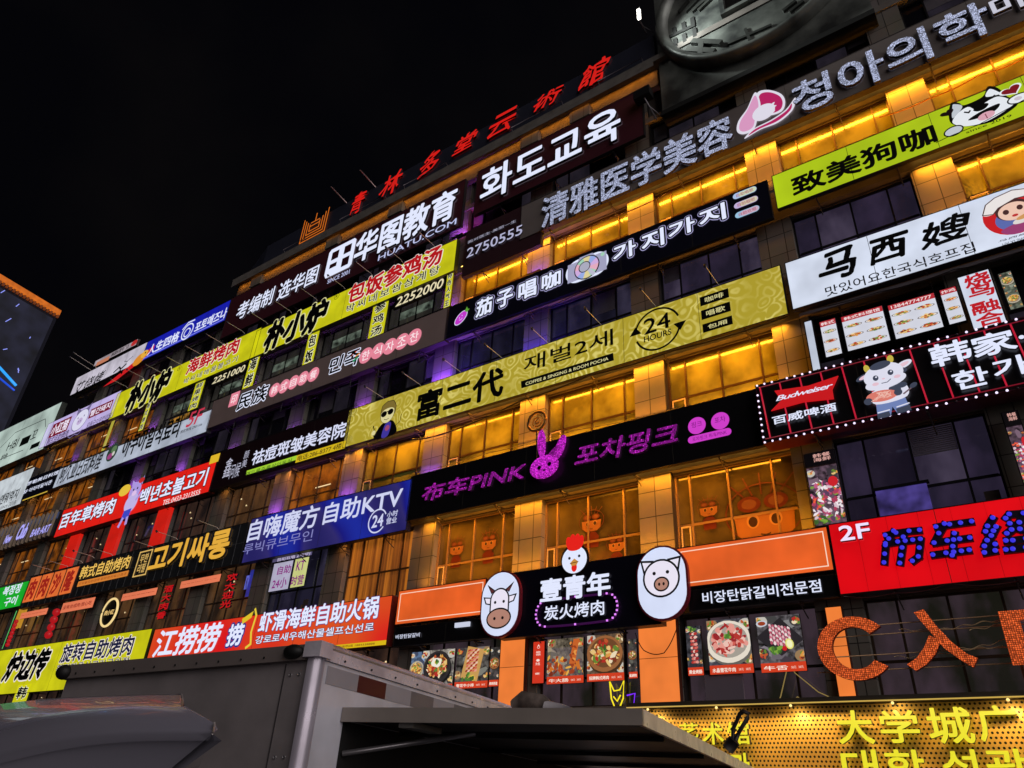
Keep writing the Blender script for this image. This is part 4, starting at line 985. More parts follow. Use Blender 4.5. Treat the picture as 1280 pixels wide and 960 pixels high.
art.line([(-.58, .12), (-.45, .05), (-.4, .12)], .06, BLK).line([(.2, .38), (.35, .42), (.42, .5)], .06, BLK)
art.disc(-1.0, -.58, .34, BLK, .22, .2).disc(-1.0, -.58, .29, GY, .17, .2).disc(1.15, .08, .4, BLK, .22, .15).disc(1.15, .08, .35, WD, .17, .15).disc(1.1, .08, .12, em((200, 190, 200)), .08)
art.line([(-1.6, -.9), (-1.2, -.78), (-.2, -.6), (1.4, .0), (1.9, .1)], .03, BLK).done('husky_dog')
def heart(art, u, v, k, m): return art.poly([(u + k * .16 * 16 * math.sin(t) ** 3 / 16 * 1.0, v + k * .16 * (13 * math.cos(t) - 5 * math.cos(2 * t) - 2 * math.cos(3 * t) - math.cos(4 * t)) / 16) for t in (6.2832 * i / 30 for i in range(30))], m)
art = Art(s, DG(835, 425), 1.0, lift=.012, tilt=.3, sx=1.3); heart(art, 0, 0, 1.25, WD); heart(art, 0, 0, 1.0, em((120, 14, 26))).done('heart')
art = Art(s, DG(195, 655), 1.0, lift=.012, tilt=.3, sx=1.3); heart(art, 0, 0, .8, df((50, 24, 30), .5)).done('heart')
letters(s, 'since 2019', DG(385, 860), DG(832, 665), BLK, bold=.03)

# ---- navy board with an eggplant and a photo camera
s = sign('shop_sign', 'navy board with an eggplant and outlined white lettering, fifth floor', 'shop sign', (562, 384), H(272, 838), df((17, 16, 34), .4), depth=.12, z0=16.86)
OUTL = em((70, 66, 110), 1.0)
def outl(root, txt, lb, rt, **kw):
    return letters(root, txt, lb, rt, WHT, lift=.02, bold=.05, outline=[(.095, em((176, 172, 220))), (.068, NAVY)], **kw)
cs = [I(108, 568), I(455, 376)]
for i, ch_ in enumerate('茄子唱咖'):
    p0 = [(106, 568), (190, 532), (276, 500), (370, 462)][i]; p1 = [(186, 478), (268, 444), (362, 408), (458, 372)][i]
    outl(s, ch_, I(p0[0], p0[1] + 6), I(p1[0], p1[1] - 6))
for i, ch_ in enumerate('가지가지'):
    p0 = [(658, 346), (772, 306), (880, 256), (1004, 208)][i]; p1 = [(756, 252), (868, 206), (990, 158), (1112, 106)][i]
    outl(s, ch_, I(p0[0], p0[1] + 6), I(p1[0], p1[1] - 6))
art = Art(s, I(56, 562), .36); art.disc(-.1, -.15, 1.0, WHT, .62, .75).disc(-.1, -.15, .92, em((190, 50, 200)), .54, .75).poly([(.35, .55), (.6, 1.05), (.75, .7), (1.0, .62), (.75, .4), (.6, .3)], em((90, 160, 50))).disc(-.3, -.1, .06, WHT).disc(.05, .1, .06, WHT).line([(-.3, -.4), (-.05, -.42), (.1, -.25)], .06, WHT).done('eggplant')
art = Art(s, I(556, 366), .8); IR = [em(c) for c in ((206, 170, 220), (150, 170, 226), (220, 206, 150), (160, 206, 180), (226, 170, 190))]
art.pill(-1.05, -.62, 1.05, .62, WHT).poly([(-.95, -.5), (.95, -.5), (.95, .5), (.4, .5), (.28, .68), (-.35, .68), (-.45, .5), (-.95, .5)], em((160, 160, 190))).disc(0, 0, .62, BLK)
for k in range(10): art.poly([(0, 0)] + [(.57 * math.cos(.6283 * (k + j / 4)), .57 * math.sin(.6283 * (k + j / 4))) for j in range(5)], IR[k % 5])
art.disc(-.1, .05, .26, em((170, 170, 190))).ring(-.1, .05, .27, .04, BLK).poly([(-.0, -.15), (.12, -.05), (.45, -.5), (.3, -.6)], em((186, 186, 206))).disc(.78, .36, .1, IR[3]).done('camera_drawing')
for i, (p0, c1, c2) in enumerate((((1187, 68), (200, 214, 180), (170, 190, 226)), ((1192, 106), (206, 200, 170), (190, 170, 214)), ((1197, 144), (200, 170, 190), (150, 190, 220)))):
    art = Art(s, I(*p0), .16); art.pill(-2.3, -.72, 2.3, .72, em(c2)); art.pill(-1.2, -.6, 2.2, .6, em(c1)); art.write(['自助唱歌', '自助唱吧', '自助欢唱'][i], -1.6, -.42, 1.7, .42, em((170, 90, 110)), bold=.02).done('pill_badge')

# ---- grey board with silver bead letters, top floors
s = sign('shop_sign', 'grey brown board with silver bead letters and a pink flower face', 'shop sign', (652, 258), (1300, 20), df((128, 118, 116), .5, .1, noise=.15, scale=.5), df((60, 54, 56), .5), depth=.2, x1=5.0, z0=20.28)
za = RECT[s.name][2]; zb = 22.0
SIL = led((176, 184, 216), (110, 112, 124), .04, 1.15, .44, .7)
letters(s, '清雅医学美容', G(378, 920), G(1132, 462), SIL, bold=.035, ext=.05)
letters(s, '청아의학', H(372, 472), H(1116, 10), SIL, bold=.035, ext=.05)
letters(s, '미용', H(1166, 84), H(1420, -110), em((206, 206, 222), .9), bold=.035, ext=.05)
art = Art(s, H(238, 442), .95, lift=.03); LP = em((214, 150, 190)); DP = em((176, 30, 92)); PW = em((220, 216, 230))
art.spoly([(-.05, .95), (.3, .8), (.65, .35), (.72, -.1), (.55, -.45), (.1, -.35), (-.2, .1), (-.2, .6)], PW).spoly([(.02, .8), (.3, .68), (.58, .3), (.64, -.08), (.5, -.35), (.12, -.28), (-.12, .1), (-.1, .55)], DP)
art.spoly([(-.15, 1.0), (-.5, .4), (-.85, .0), (-.95, -.45), (-.75, -.72), (-.4, -.7), (-.2, -.2), (-.05, .3)], PW).spoly([(-.18, .85), (-.5, .32), (-.78, -.05), (-.86, -.42), (-.7, -.62), (-.42, -.58), (-.28, -.15), (-.12, .3)], LP)
art.disc(.0, -.12, .38, PW, .36).spoly([(.25, .05), (.4, .12), (.36, .0), (.44, -.08), (.34, -.14), (.36, -.28), (.2, -.36)], PW)
art.spoly([(-.75, -.95), (-.4, -.68), (.2, -.62), (.7, -.45), (1.05, -.1), (.9, -.6), (.4, -.88), (-.2, -.85)], PW).spoly([(-.6, -.88), (-.35, -.72), (.2, -.68), (.7, -.52), (.9, -.3), (.82, -.58), (.38, -.8), (-.2, -.8)], DP).done('flower_face')
a = P((584, 287)); b = P(G(372, 930)); q = P(G(282, 850))
mr = df((58, 34, 40), .45)
o = sign('phone_sign', 'dark maroon board with a silver phone number beside the grey bead sign', 'phone sign', (583, 290), G(372, 930), mr, depth=.18, y=17.02, rim=0, z0=19.65)
xa, xb, za2, zb2 = RECT[o.name]
letters(o, '面对医生·美丽一生', I(82, 274), I(276, 176), em((170, 168, 190)), bold=.01, ext=.02)
letters(o, '2750555', I(78, 332), I(303, 198), em((176, 176, 206)), bold=.025, ext=.03)
# ---- maroon boards with white letters under the roof
s = sign('shop_sign', 'maroon board with five white Korean block letters under the roof', 'shop sign', (597, 215), (805, 161), MAROON, depth=.14, y=17.0, z0=22.75)
letters(s, '화도교육', G(132, 824), G(694, 424), WHT, bold=.035, ext=.06)
s['label'] = 'maroon board with four big white Korean letters under the roof'
s = sign('shop_sign', 'long maroon board with white lettering and a square emblem above the yellow signs', 'shop sign', (290, 373), D(1165, 310), MAROON, depth=.14, z0=22.5)
letters(s, '考编制 选华图', D(128, 745), D(523, 482), WHT, bold=.025, ext=.03)
letters(s, '华图教育', D(672, 490), D(1162, 126), WHT, bold=.045, ext=.05)
letters(s, 'HUATU.COM', D(788, 470), D(1153, 272), em((190, 196, 236)), bold=.035, ext=.03)
letters(s, 'SINCE 2001', D(550, 572), D(656, 505), em((190, 196, 236)), bold=.02)
c0 = D(612, 455); art = Art(s, c0, .95, lift=.03)
art.poly([(-1, -.7), (-.85, -.95), (.85, -.95), (1, -.8), (1, .8), (.85, .95), (-.85, .95), (-1, .8)], WHT).poly([(-.72, .68), (-.72, .15), (-.2, .15), (-.2, .68)], MAROON).poly([(.2, .68), (.2, .15), (.72, .15), (.72, .68)], MAROON).poly([(-.72, -.12), (-.72, -.4), (-.2, -.4), (-.2, -.12)], MAROON).poly([(.2, -.12), (.2, -.68), (.72, -.68), (.72, -.12)], MAROON).done('square_emblem')
# red calligraphy on the parapet
RR = em((206, 24, 18), 1.0); RD = df((70, 10, 12), .5)
rs = thing('roof_letters', (-19, 17, 26.7), 'row of seven red calligraphic characters along the dark roof parapet', 'roof letters'); FRONT[rs.name] = 17.0
for ch_, p0, p1 in (('青', (240, 703), (305, 606)), ('林', (352, 640), (445, 526)), ('多', (496, 568), (587, 448)), ('堂', (628, 480), (728, 374)), ('云', (764, 420), (876, 287)), ('術', (940, 314), (1054, 204)), ('館', (1108, 234), (1230, 94))):
    letters(rs, ch_, X(*p0), X(*p1), RR, bold=.025, ext=.05, italic=.3, name='character', jitter=.035)
art = Art(rs, X(104, 740), .95, lift=.06); OG = em((206, 104, 24), 1.0); 
for k in range(4): art.line([(-1 + .2 * k, .85 - .2 * k), (-1 + .2 * k, -.85 + .2 * k), (1 - .2 * k, -.85 + .2 * k), (1 - .2 * k, .85 - .2 * k)], .07, OG)
art.line([(-.35, .35), (.35, .35)], .07, OG).line([(-.35, .1), (.35, .1)], .07, OG).line([(0, .9), (0, .4)], .07, OG).done('square_emblem')
# roof lamps
def pole_lamp(label, foot, top, y, lit):
    a = P(foot, 17.0); b = P(top, y); o = thing('roof_lamp', a, label, 'roof lamp')
    st = df((120, 116, 122), .4, .6)
    mb = MB(); mb.tube([a, b], .03, st, 6); mb.tube([a + Vector((.25, .1, 0)), a.lerp(b, .55)], .02, st, 6); mb.build('stand', o)
    mb = MB(); 
    if lit:
        for k in range(3): mb.box(b.x - .04, b.x + .08, b.y - .1, b.y, b.z - .05 + .2 * k, b.z + .1 + .2 * k, em((255, 250, 240), 3.0))
    else: mb.box(b.x - .32, b.x + .32, b.y - .12, b.y + .25, b.z - .2, b.z + .22, df((14, 14, 16), .5))
    mb.build('lamp_head', o); return o
pole_lamp('bright white lamp on a thin pole at the end of the parapet', (808, 42), (799, 24), 15.6, True)
pole_lamp('black floodlight on a stand beside the huge stone coin', (821, 150), (803, 118), 16.7, False)
rods = thing('roof_rods', P(X(335, 582), 17.2), 'pair of pale rods rising behind the dark parapet', 'rods'); 
for p, q in (((335, 582), (286, 530)), ((225, 643), (168, 595))):
    mb = MB(); b_ = P(X(*p), 17.0); mb.tube([b_ + Vector((0, .2, -.2)), b_ + Vector((0, -1.1, .05))], .03, df((190, 160, 160), .4, .4), 6); mb.build('rod', rods)

# ---- giant stone coin at the top right
STONE = df((124, 128, 124), .42, .25, noise=.6, scale=.8, bump=.35, c2=(48, 50, 50))
coin = thing('coin_sculpture', (-3.0, 17.2, 23.3), 'huge grey stone coin with a square hole on a slab at the roof edge', 'sculpture')
mb = MB(); mb.prism([(-6.75, 23.5), (.3, 23.3), (.3, 31.5), (-6.75, 31.5)], 17.05, 17.6, STONE); mb.build('slab', coin)
mb = MB(); mb.box(-6.78, .33, 16.92, 17.62, 23.2, 23.42, df((24, 24, 24), .6)); mb.build('base_edge', coin)
cx, cz, rad = -3.05, 27.7, 3.62
def ringpts(r): return [(cx + r * math.cos(6.2832 * k / 72), cz + r * math.sin(6.2832 * k / 72)) for k in range(72)]
prof = [(rad, 17.04), (rad, 16.75), (rad - .1, 16.62), (rad - .26, 16.62), (rad - .4, 16.74), (rad - .45, 16.9)]
v = []; f = []
for r, yy in prof: v += [(a, yy, b) for a, b in ringpts(r)]
for i in range(len(prof) - 1):
    for k in range(72): f.append((i * 72 + k, i * 72 + (k + 1) % 72, (i + 1) * 72 + (k + 1) % 72, (i + 1) * 72 + k))
mb = MB(); mb.add(v, f, STONE, True); mb.build('rim', coin)
hs = .95
v = [(a, 16.9, b) for a, b in ringpts(rad - .45)]; sq = []
for k in range(72):
    t = 6.2832 * k / 72; c_, s_ = math.cos(t), math.sin(t); m_ = hs / max(abs(c_), abs(s_)); sq.append((cx + c_ * m_, 16.9, cz + s_ * m_))
mb = MB(); mb.add(v + sq, [(k, (k + 1) % 72, 72 + (k + 1) % 72, 72 + k) for k in range(72)], STONE); mb.build('disc', coin)
mb = MB()
for (p, q, r, u) in ((cx - hs - .16, cx + hs + .16, cz - hs - .16, cz - hs), (cx - hs - .16, cx + hs + .16, cz + hs, cz + hs + .16), (cx - hs - .16, cx - hs, cz - hs, cz + hs), (cx + hs, cx + hs + .16, cz - hs, cz + hs)): mb.box(p, q, 16.7, 16.95, r, u, STONE)
mb.build('hole_frame', coin)
mb = MB(); mb.add([(cx - hs, 17.02, cz - hs), (cx + hs, 17.02, cz - hs), (cx + hs, 17.02, cz + hs), (cx - hs, 17.02, cz + hs)], [(0, 1, 2, 3)], df((6, 6, 7), .9)); mb.build('hole', coin)  # black sheet over the slab stands for the hole's shade
CC = df((70, 72, 70), .45, .4, noise=.5, scale=2)
CZ = view(800, 0, 4.267); RECESS_SHADE = df((22, 23, 23), .7)
def carve(strokes, w, y0, y1, m, name):
    mb = MB(); i = 0
    for p, q in strokes:
        i += 1; a_ = P(CZ(*p), y0); b_ = P(CZ(*q), y0); d_ = (b_ - a_).normalized(); n_ = Vector((-d_.z, 0, d_.x)) * w
        mb.prism([(v_.x, v_.z) for v_ in (a_ - n_, b_ - n_, b_ + n_, a_ + n_)], y0 - i * .002, y1, m)
    return mb.build(name, coin)
carve([((180, 145), (186, 190)), ((230, 118), (237, 165)), ((276, 92), (284, 140)), ((155, 196), (292, 132)), ((186, 205), (192, 250)), ((233, 180), (240, 224)), ((288, 150), (294, 196)), ((165, 258), (198, 246))], .075, 16.86, 16.91, RECESS_SHADE, 'character')  # raised strokes; the shade of recesses is put into their dark colour
carve([((275, 215), (430, 222)), ((245, 258), (395, 268)), ((212, 302), (385, 300)), ((325, 225), (318, 295))], .1, 16.74, 16.91, CC, 'character')
carve([((205, 60), (255, 0)), ((240, 60), (298, 0)), ((275, 60), (340, 0)), ((310, 52), (372, -8))], .06, 16.8, 16.91, CC, 'character')
carve([((760, 55), (830, 0)), ((795, 60), (870, 0)), ((830, 62), (905, 5))], .06, 16.8, 16.91, CC, 'character')
carve([((470, 230), (700, 130)), ((560, 150), (590, 225))], .05, 16.84, 16.91, CC, 'character')
d = bpy.data.lights.new('roof_lamp_beam', 'SPOT'); d.energy = 1300; d.color = (.92, 1.0, .94); d.spot_size = math.radians(95); d.spot_blend = .8; d.shadow_soft_size = .15
lo = bpy.data.objects.new('roof_lamp_beam', d); col.objects.link(lo); lo.location = P((801, 15), 15.35)
lo.rotation_euler = (Vector((-3.4, 17, 26.6)) - lo.location).to_track_quat('-Z', 'Y').to_euler()

# ------------------------------------------------------------------ signs of the left half
# ---- two yellow panels of one restaurant
ylab = 'long yellow lit panel with big black brush letters and red dish name, %s'
def yellow(label, tl, br, z0=None, x1=None):
    return sign('shop_sign', label, 'shop sign', tl, br, YEL, df((60, 58, 14), .5), depth=.2, z0=z0, x1=x1)
zb_ = P(D(1135, 510)).z
s1 = yellow('yellow lit panel with black brush letters, beside the lavender pig sign', A(590, 688), E(311, 180), z0=zb_)
s2 = yellow('yellow lit panel with black brush letters, under the square emblem', E(325, 55), D(1135, 510))
RL = em((176, 14, 22), 1.0); WO = em((236, 226, 220), 1.0)
for s, bk, rd, kr, rg in ((s1, (A(612, 792), A(874, 550)), (A(925, 598), A(1208, 404), '海鲜烤肉'), (A(916, 642), A(1192, 498), '박씨네해물불고기'), A(898, 562)), (s2, (D(246, 892), D(568, 628)), (D(638, 668), D(1088, 384), '包饭参鸡汤'), (D(636, 708), D(1072, 483), '박씨네보쌈삼계탕'), D(595, 630))):
    letters(s, '朴小炉', bk[0], bk[1], BLK, bold=.08, jitter=.015, italic=.12, outline=.03, omat=em((220, 216, 160)))
    letters(s, rd[2], rd[0], rd[1], RL, bold=.06, outline=.035, omat=WO)
    letters(s, kr[2], kr[0], kr[1], BLK, bold=.02, outline=.05, omat=em((226, 224, 190)), spacing=1.3)
    Art(s, rg, .2).ring(0, 0, .8, .12, BLK).write('R', -.3, -.4, .35, .45, BLK, bold=.03).done('round_mark')
lamp_arms(s1, [A(*p) for p in ((630, 652), (712, 606), (805, 582), (910, 545), (1005, 492), (1110, 436), (1215, 378))])
lamp_arms(s2, [D(*p) for p in ((268, 748), (378, 696), (498, 640), (625, 585), (752, 524), (890, 460), (1040, 392))])
# phone boards and upright strips
def small_board(name, label, cat, tl, br, face, txt, lb, rt, m, y=17.15, **kw):
    o = sign(name, label, cat, tl, br, face, DARKF, depth=.08, y=y, rim=0); letters(o, txt, lb, rt, m, **kw); return o
CRM = em((232, 220, 180), 1.0)
small_board('phone_sign', 'black strip with pale phone number 2251000 left of a yellow strip', 'phone sign', A(1056, 600), A(1236, 580), BLK2, '2251000', A(1060, 642), A(1230, 543), CRM, bold=.03, italic=.15)
small_board('phone_sign', 'black strip with pale phone number 2252000 right of a yellow strip', 'phone sign', D(862, 640), D(1095, 590), BLK2, '2252000', D(865, 678), D(1090, 545), CRM, bold=.03, italic=.15)
def upright(label, tl, br, txt, y=17.1, face=YEL, ink=BLK, **kw):
    o = sign('upright_sign', label, 'upright sign', tl, br, face, df((60, 58, 14), .5), depth=.08, y=y, rim=0, group='yellow upright strips below the long yellow panels')
    xa, xb, za, zb = RECT[o.name]; n = len(txt); h = (zb - za) / n; mb = MB()
    for i, ch_ in enumerate(txt):
        z1 = zb - h * i - h * .1; text_into(mb, ch_, xa + (xb - xa) * .14, xb - (xb - xa) * .14, z1 - h * .8, z1, y - .01, ink, bold=.05, outline=.05, omat=em((230, 228, 190)))
    mb.build('lettering', o); return o
upright('yellow upright strip with four characters, leftmost under the yellow panels', A(738, 737), A(712, 868), '韩式烤肉')
upright('yellow upright strip with four characters, touching the sign marked 5F', A(980, 640), A(985, 757), '鲜果烤肉')
upright('yellow upright strip with two characters, right of the number 2251000', E(292, 192), E(300, 330), '海鲜')
upright('yellow upright strip with two characters, above the grey brown board', E(585, 75), E(603, 210), '包饭')
upright('yellow upright strip with three characters, left of the number 2252000', D(765, 668), D(808, 800), '参鸡汤')
upright('narrow yellow strip with small letters at the end of the yellow panels', D(1105, 525), D(1115, 672), '特色人气王')

# ---- grey brown board with pink dots
s = sign('shop_sign', 'grey brown board with white edged brush letters and rows of pink discs', 'shop sign', E(110, 405), Q(722, 245), df((150, 130, 128), .5, noise=.15, scale=.6), df((60, 50, 52), .5), depth=.25)
letters(s, '民族', E(220, 454), E(390, 316), BLK, bold=.04, outline=.05, omat=WHT, italic=.1)
letters(s, '민족', E(680, 274), E(846, 138), BLK, bold=.04, outline=.05, omat=WHT, italic=.1)
Art(s, E(818, 178), .3).line([(-1, .2), (.4, .9)], .25, em((210, 70, 40))).line([(.1, -.2), (.8, .1)], .25, em((220, 130, 40))).line([(-.2, -.9), (.5, -.5)], .35, em((30, 140, 90))).done('colour_strokes')
PKD = em((226, 130, 150), 1.0); PKT = em((250, 226, 230), 1.0)
for i, (p, t) in enumerate(zip(((413, 350), (461, 332), (508, 312), (556, 292), (608, 273)), '韩式自助餐')): Art(s, E(*p), .36).disc(0, 0, 1, PKD).write(t, -.6, -.6, .6, .6, PKT, bold=.02).done('pink_disc')
for i, (p, t) in enumerate(zip(((870, 178), (930, 155), (990, 132), (1050, 108), (1112, 85)), '한식자조찬')): Art(s, E(*p), .38).disc(0, 0, 1, PKD).write(t, -.6, -.6, .6, .6, PKT, bold=.02).done('pink_disc')
a_ = Art(s, E(212, 396), .42); a_.poly([(-.8, -.9), (.8, -.9), (.8, .9), (-.8, .9)], PKD).write('印', -.5, -.6, .5, .6, PKT, bold=.02).done('pink_seal')
lamp_st = df((40, 36, 40), .5)
xa, xb, za, zb = RECT[s.name]; mb = MB()
for x in (-29, -25.6, -24.2, -21.2, -19.6, -17.4):
    mb.tube([(x - .5, 17.5, za - .02), (x, 17.1, za - .5), (x + .5, 17.5, za - .02)], .025, lamp_st, 6); mb.tube([(x, 17.1, za - .5), (x, 17.1, za)], .025, lamp_st, 6)
mb.build('truss', s)

# ---- pale sign marked 5F
s = sign('shop_sign', 'long pale grey sign with black lettering ending in red 5F', 'shop sign', B(300, 345), B(1030, 160), em((172, 180, 196), 1.0, noise=.12, sample=True), df((70, 68, 80), .5), depth=.25)
letters(s, '阿久亚日式料理', B(284, 420), B(528, 248), BLK, bold=.02, italic=.1)
letters(s, '아쿠아일식료리', B(598, 292), B(920, 76), BLK, bold=.04)
letters(s, '5F', B(928, 138), B(1027, 38), em((190, 50, 74)), bold=.03, italic=.15)
letters(s, '预定热线 2901166', B(900, 170), B(1015, 112), BLK, bold=.01)
Art(s, B(562, 262), .55).disc(0, 0, 1, em((40, 60, 50))).disc(.2, .3, .5, em((90, 120, 80)), .4).disc(-.2, -.4, .5, em((150, 60, 120)), .35).disc(.35, -.2, .25, em((200, 200, 190))).done('round_badge')
s = sign('shop_sign', 'small navy board with two rows of white letters left of the pale 5F sign', 'shop sign', B(150, 392), B(262, 442), df((20, 20, 40), .4), depth=.2, z0=P(B(110, 500)).z)
letters(s, '罗勒美日料馆', B(135, 430), B(298, 350), WHT, bold=.03); letters(s, '5F 아리아일식관', B(116, 472), B(264, 398), WHT, bold=.03)
mb = MB(); a = P(B(115, 500)); b = P(B(235, 462)); mb.box(a.x, b.x, 16.98, 17.0, a.z - .06, a.z, em((200, 170, 60))); mb.build('light_strip', s)
s = sign('shop_sign', 'white sign with dark lettering at the far left, fifth floor', 'shop sign', (-40, 618), B(100, 520), em((196, 204, 210), 1.0, noise=.15, sample=True), df((40, 40, 46), .5), depth=.3)
letters(s, '오늘엔뭐먹지', (-14, 636), B(104, 440), BLK, bold=.03); letters(s, 'since 2018', (0, 637), B(84, 500), BLK, bold=.0)

# ---- lavender pig sign, pale far left sign
s = sign('shop_sign', 'lavender sign with a white pig and lettering in dark red boxes', 'shop sign', A(243, 840), A(562, 800), em((190, 176, 226), 1.0, noise=.08, sample=True), df((70, 60, 90), .5), depth=.25, z0=P(A(560, 806)).z)
DRD = em((116, 16, 40), 1.0)
for txt, lb, rt in (('小红猪', A(240, 914), A(362, 800)), ('빨간돼지', A(440, 815), A(570, 716))):
    a = P(lb); b = P(rt); mb = MB(); mb.box(a.x, b.x, 16.992, 16.998, a.z, b.z, DRD); mb.build('panel', s)
    mb = MB(); text_into(mb, txt, a.x + .12, b.x - .12, a.z + .1, b.z - .1, 16.985, em((236, 226, 244)), bold=.04); mb.build('lettering', s)
letters(s, '韩式自助烤肉', A(228, 950), A(350, 866), em((50, 30, 70)), bold=.02); letters(s, '모듬구이무한리필', A(430, 862), A(562, 782), em((50, 30, 70)), bold=.02)
PW2 = em((216, 214, 236)); PL = em((110, 100, 140))
Art(s, A(402, 820), .95).disc(0, 0, 1, PL, .82).disc(0, 0, .94, PW2, .76).poly([(-.8, .5), (-.95, 1.1), (-.3, .78)], PL).poly([(.8, .5), (.95, 1.1), (.3, .78)], PL).disc(0, -.1, .36, em((190, 170, 210)), .26).disc(-.12, -.1, .06, PL).disc(.12, -.1, .06, PL).disc(-.4, .22, .07, PL).disc(.4, .22, .07, PL).line([(-.9, -1.0), (-.5, -1.2), (0, -1.05), (.5, -1.2), (.9, -.9)], .08, PL).done('pig_face')
s = sign('shop_sign', 'greenish white sign with a thin line drawing at the far left top', 'shop sign', (-45, 562), B(215, 245), em((176, 194, 186), 1.0, noise=.2, sample=True, scale=.5), df((60, 66, 62), .5), depth=.35)
DKL = df((16, 20, 18), .5)
letters(s, 'HBI', B(30, 255), B(100, 190), DKL, bold=.0); letters(s, '꼬', B(150, 200), B(196, 145), DKL, bold=.02)
a = P(B(95, 235)); b = P(B(158, 172)); mb = MB(); mb.box(a.x, b.x, 16.985, 16.992, a.z, b.z, DKL); a = P(B(148, 250)); b = P(B(203, 205)); mb.box(a.x, b.x, 16.985, 16.992, a.z, b.z, DKL); mb.build('dark_square', s)
Art(s, B(110, 200), 1.0).line([(-3.4, .2), (-1.8, 1.0), (2.6, .95), (3.2, .2)], .05, DKL).line([(-3, -.9), (1, -1.0)], .05, DKL).line([(-3.8, -.6), (-3.2, -.75), (-3.4, -.95)], .06, DKL).done('line_drawing')
letters(s, '炉鱼', B(0, 305), B(45, 262), DKL, bold=.02)

# ---- signs on the left roof edge
s = sign('shop_sign', 'blue lit sign with white lettering on the left roof edge', 'shop sign', A(740, 430), A(1125, 322), BLU, df((20, 20, 60), .5), depth=.3)
letters(s, '人生四格', A(733, 500), A(906, 372), WHT, bold=.04); letters(s, '포토매즈나', A(968, 385), A(1142, 256), WHT, bold=.035)
Art(s, A(938, 378), .7).ring(0, 0, .75, .12, WHT).ring(0, -.1, .4, .1, WHT).line([(-.9, .5), (-.3, 1.0), (.6, .95)], .12, WHT).done('round_mark')
a = P(A(715, 522)); b = P(A(1118, 318)); mb = MB(); mb.box(a.x, b.x, 16.985, 16.995, a.z + .1, a.z + .16, em((120, 130, 230))); mb.build('stripe', s)
s = sign('shop_sign', 'white sign with black brush letters and an orange bird on the left roof edge', 'shop sign', A(385, 610), A(705, 525), em((196, 190, 204), 1.0, noise=.15, sample=True), df((50, 46, 50), .5), depth=.3)
letters(s, '艾烧烤', A(358, 702), A(532, 568), BLK, bold=.02, italic=.3)
Art(s, A(655, 545), .66).poly([(-4.2, -1.15), (-1.5, -.4), (1.2, .4), (3.4, 1.1), (3.4, .6), (1.6, -.2), (-2, -1.15)], em((200, 26, 30))).disc(1.3, .2, 1.0, em((214, 136, 40)), .6, .2).disc(2.0, .55, .6, em((226, 170, 60)), .4).poly([(2.5, .6), (3.0, .5), (2.5, .35)], em((200, 60, 30))).disc(2.1, .65, .1, BLK).line([(-3, .1), (-2.2, .45), (-1.8, .1), (-1, .4)], .2, BLK).line([(-2.6, -.4), (-1.8, -.1), (-1.2, -.5)], .25, BLK).line([(-1.6, .9), (-1.0, .7), (-.2, 1.0)], .06, BLK).line([(-1.2, .5), (-.6, .9)], .05, BLK).done('bird_drawing')
lamp_arms(s, [A(475, 552), A(458, 573)], length=1.5, rise=.25)
s = sign('roof_sign', 'slim pale sign standing above the white sign with an orange bird', 'roof sign', A(478, 525), A(680, 445), em((160, 150, 158), 1.0, noise=.2), df((70, 50, 50), .5), depth=.15, y=17.1)
letters(s, '韩国料理专门店', A(555, 505), A(650, 440), df((40, 20, 24), .5), bold=.03); a = P(A(482, 545), 17.1); b = P(A(550, 500), 17.1)
mb = MB(); mb.box(a.x, b.x, 17.08, 17.096, b.z - .3, b.z, em((190, 120, 90))); mb.build('panel', s); Art(s, A(672, 435), .35).disc(0, 0, 1, em((180, 40, 40)), .6).done('round_mark')

# ---- red barbecue sign with red pillars
s = sign('shop_sign', 'orange red sign with a lilac pig and white lettering above red pillars', 'shop sign', B(320, 550), B(1055, 415), REDL, df((90, 14, 10), .5), depth=.3, z0=P(B(245, 697)).z)
letters(s, '百年草烤肉', B(288, 648), B(590, 484), WHT, bold=.04, outline=.05, omat=NAVY); letters(s, '백년초불고기', B(688, 528), B(1050, 338), WHT, bold=.045, outline=.05, omat=NAVY)
letters(s, 'TEL:0433-2313555', B(812, 527), B(1006, 446), em((240, 220, 220)), bold=.02, italic=.1)
a = P(B(1055, 310)); b = P(B(1092, 282)); mb = MB(); mb.box(a.x - .1, b.x + .1, 16.985, 16.994, a.z - .1, b.z + .15, em((220, 180, 40))); mb.build('yellow_tag', s)
LIL = em((170, 150, 220)); BLP = em((60, 70, 190))
Art(s, B(652, 512), 1.05).disc(.1, .55, .5, LIL, .5).poly([(-.3, .8), (-.4, 1.2), (0, 1.0)], LIL).poly([(.4, 1.0), (.6, 1.3), (.6, .8)], LIL).disc(.1, -.05, .55, em((190, 176, 226)), .5).disc(.1, .45, .2, em((220, 190, 230)), .14).disc(-.05, .65, .06, BLK).disc(.28, .68, .06, BLK).poly([(-.3, -.4), (.35, -.35), (.3, -.8), (-.35, -.85)], BLP).line([(-.2, -.8), (-.35, -1.15)], .2, LIL).line([(.2, -.8), (.25, -1.1)], .2, LIL).line([(.5, .05), (.8, .35)], .16, LIL).disc(.45, 1.05, .25, em((190, 40, 40)), .14).done('pig_figure')
Art(s, B(625, 452), .45).disc(0, 0, 1.2, em((226, 190, 60)), .7).done('speech_bubble')
def red_pillar(label, k, top, bot):
    x = pil(k); o = thing('red_pillar', (x, 17.3, bot), label, 'pillar', 'self-lit red pillars under the orange red sign')
    mb = MB(); mb.box(x - .52, x + .52, 17.28, 17.455, bot, top, em((206, 26, 14), .95, noise=.1)); mb.build('shaft', o)  # shaft emits red by itself, brightness put into its colour
    mb = MB(); mb.box(x - .56, x + .56, 17.25, 17.455, bot - .12, bot - .004, df((120, 20, 16), .5)); mb.build('base', o)
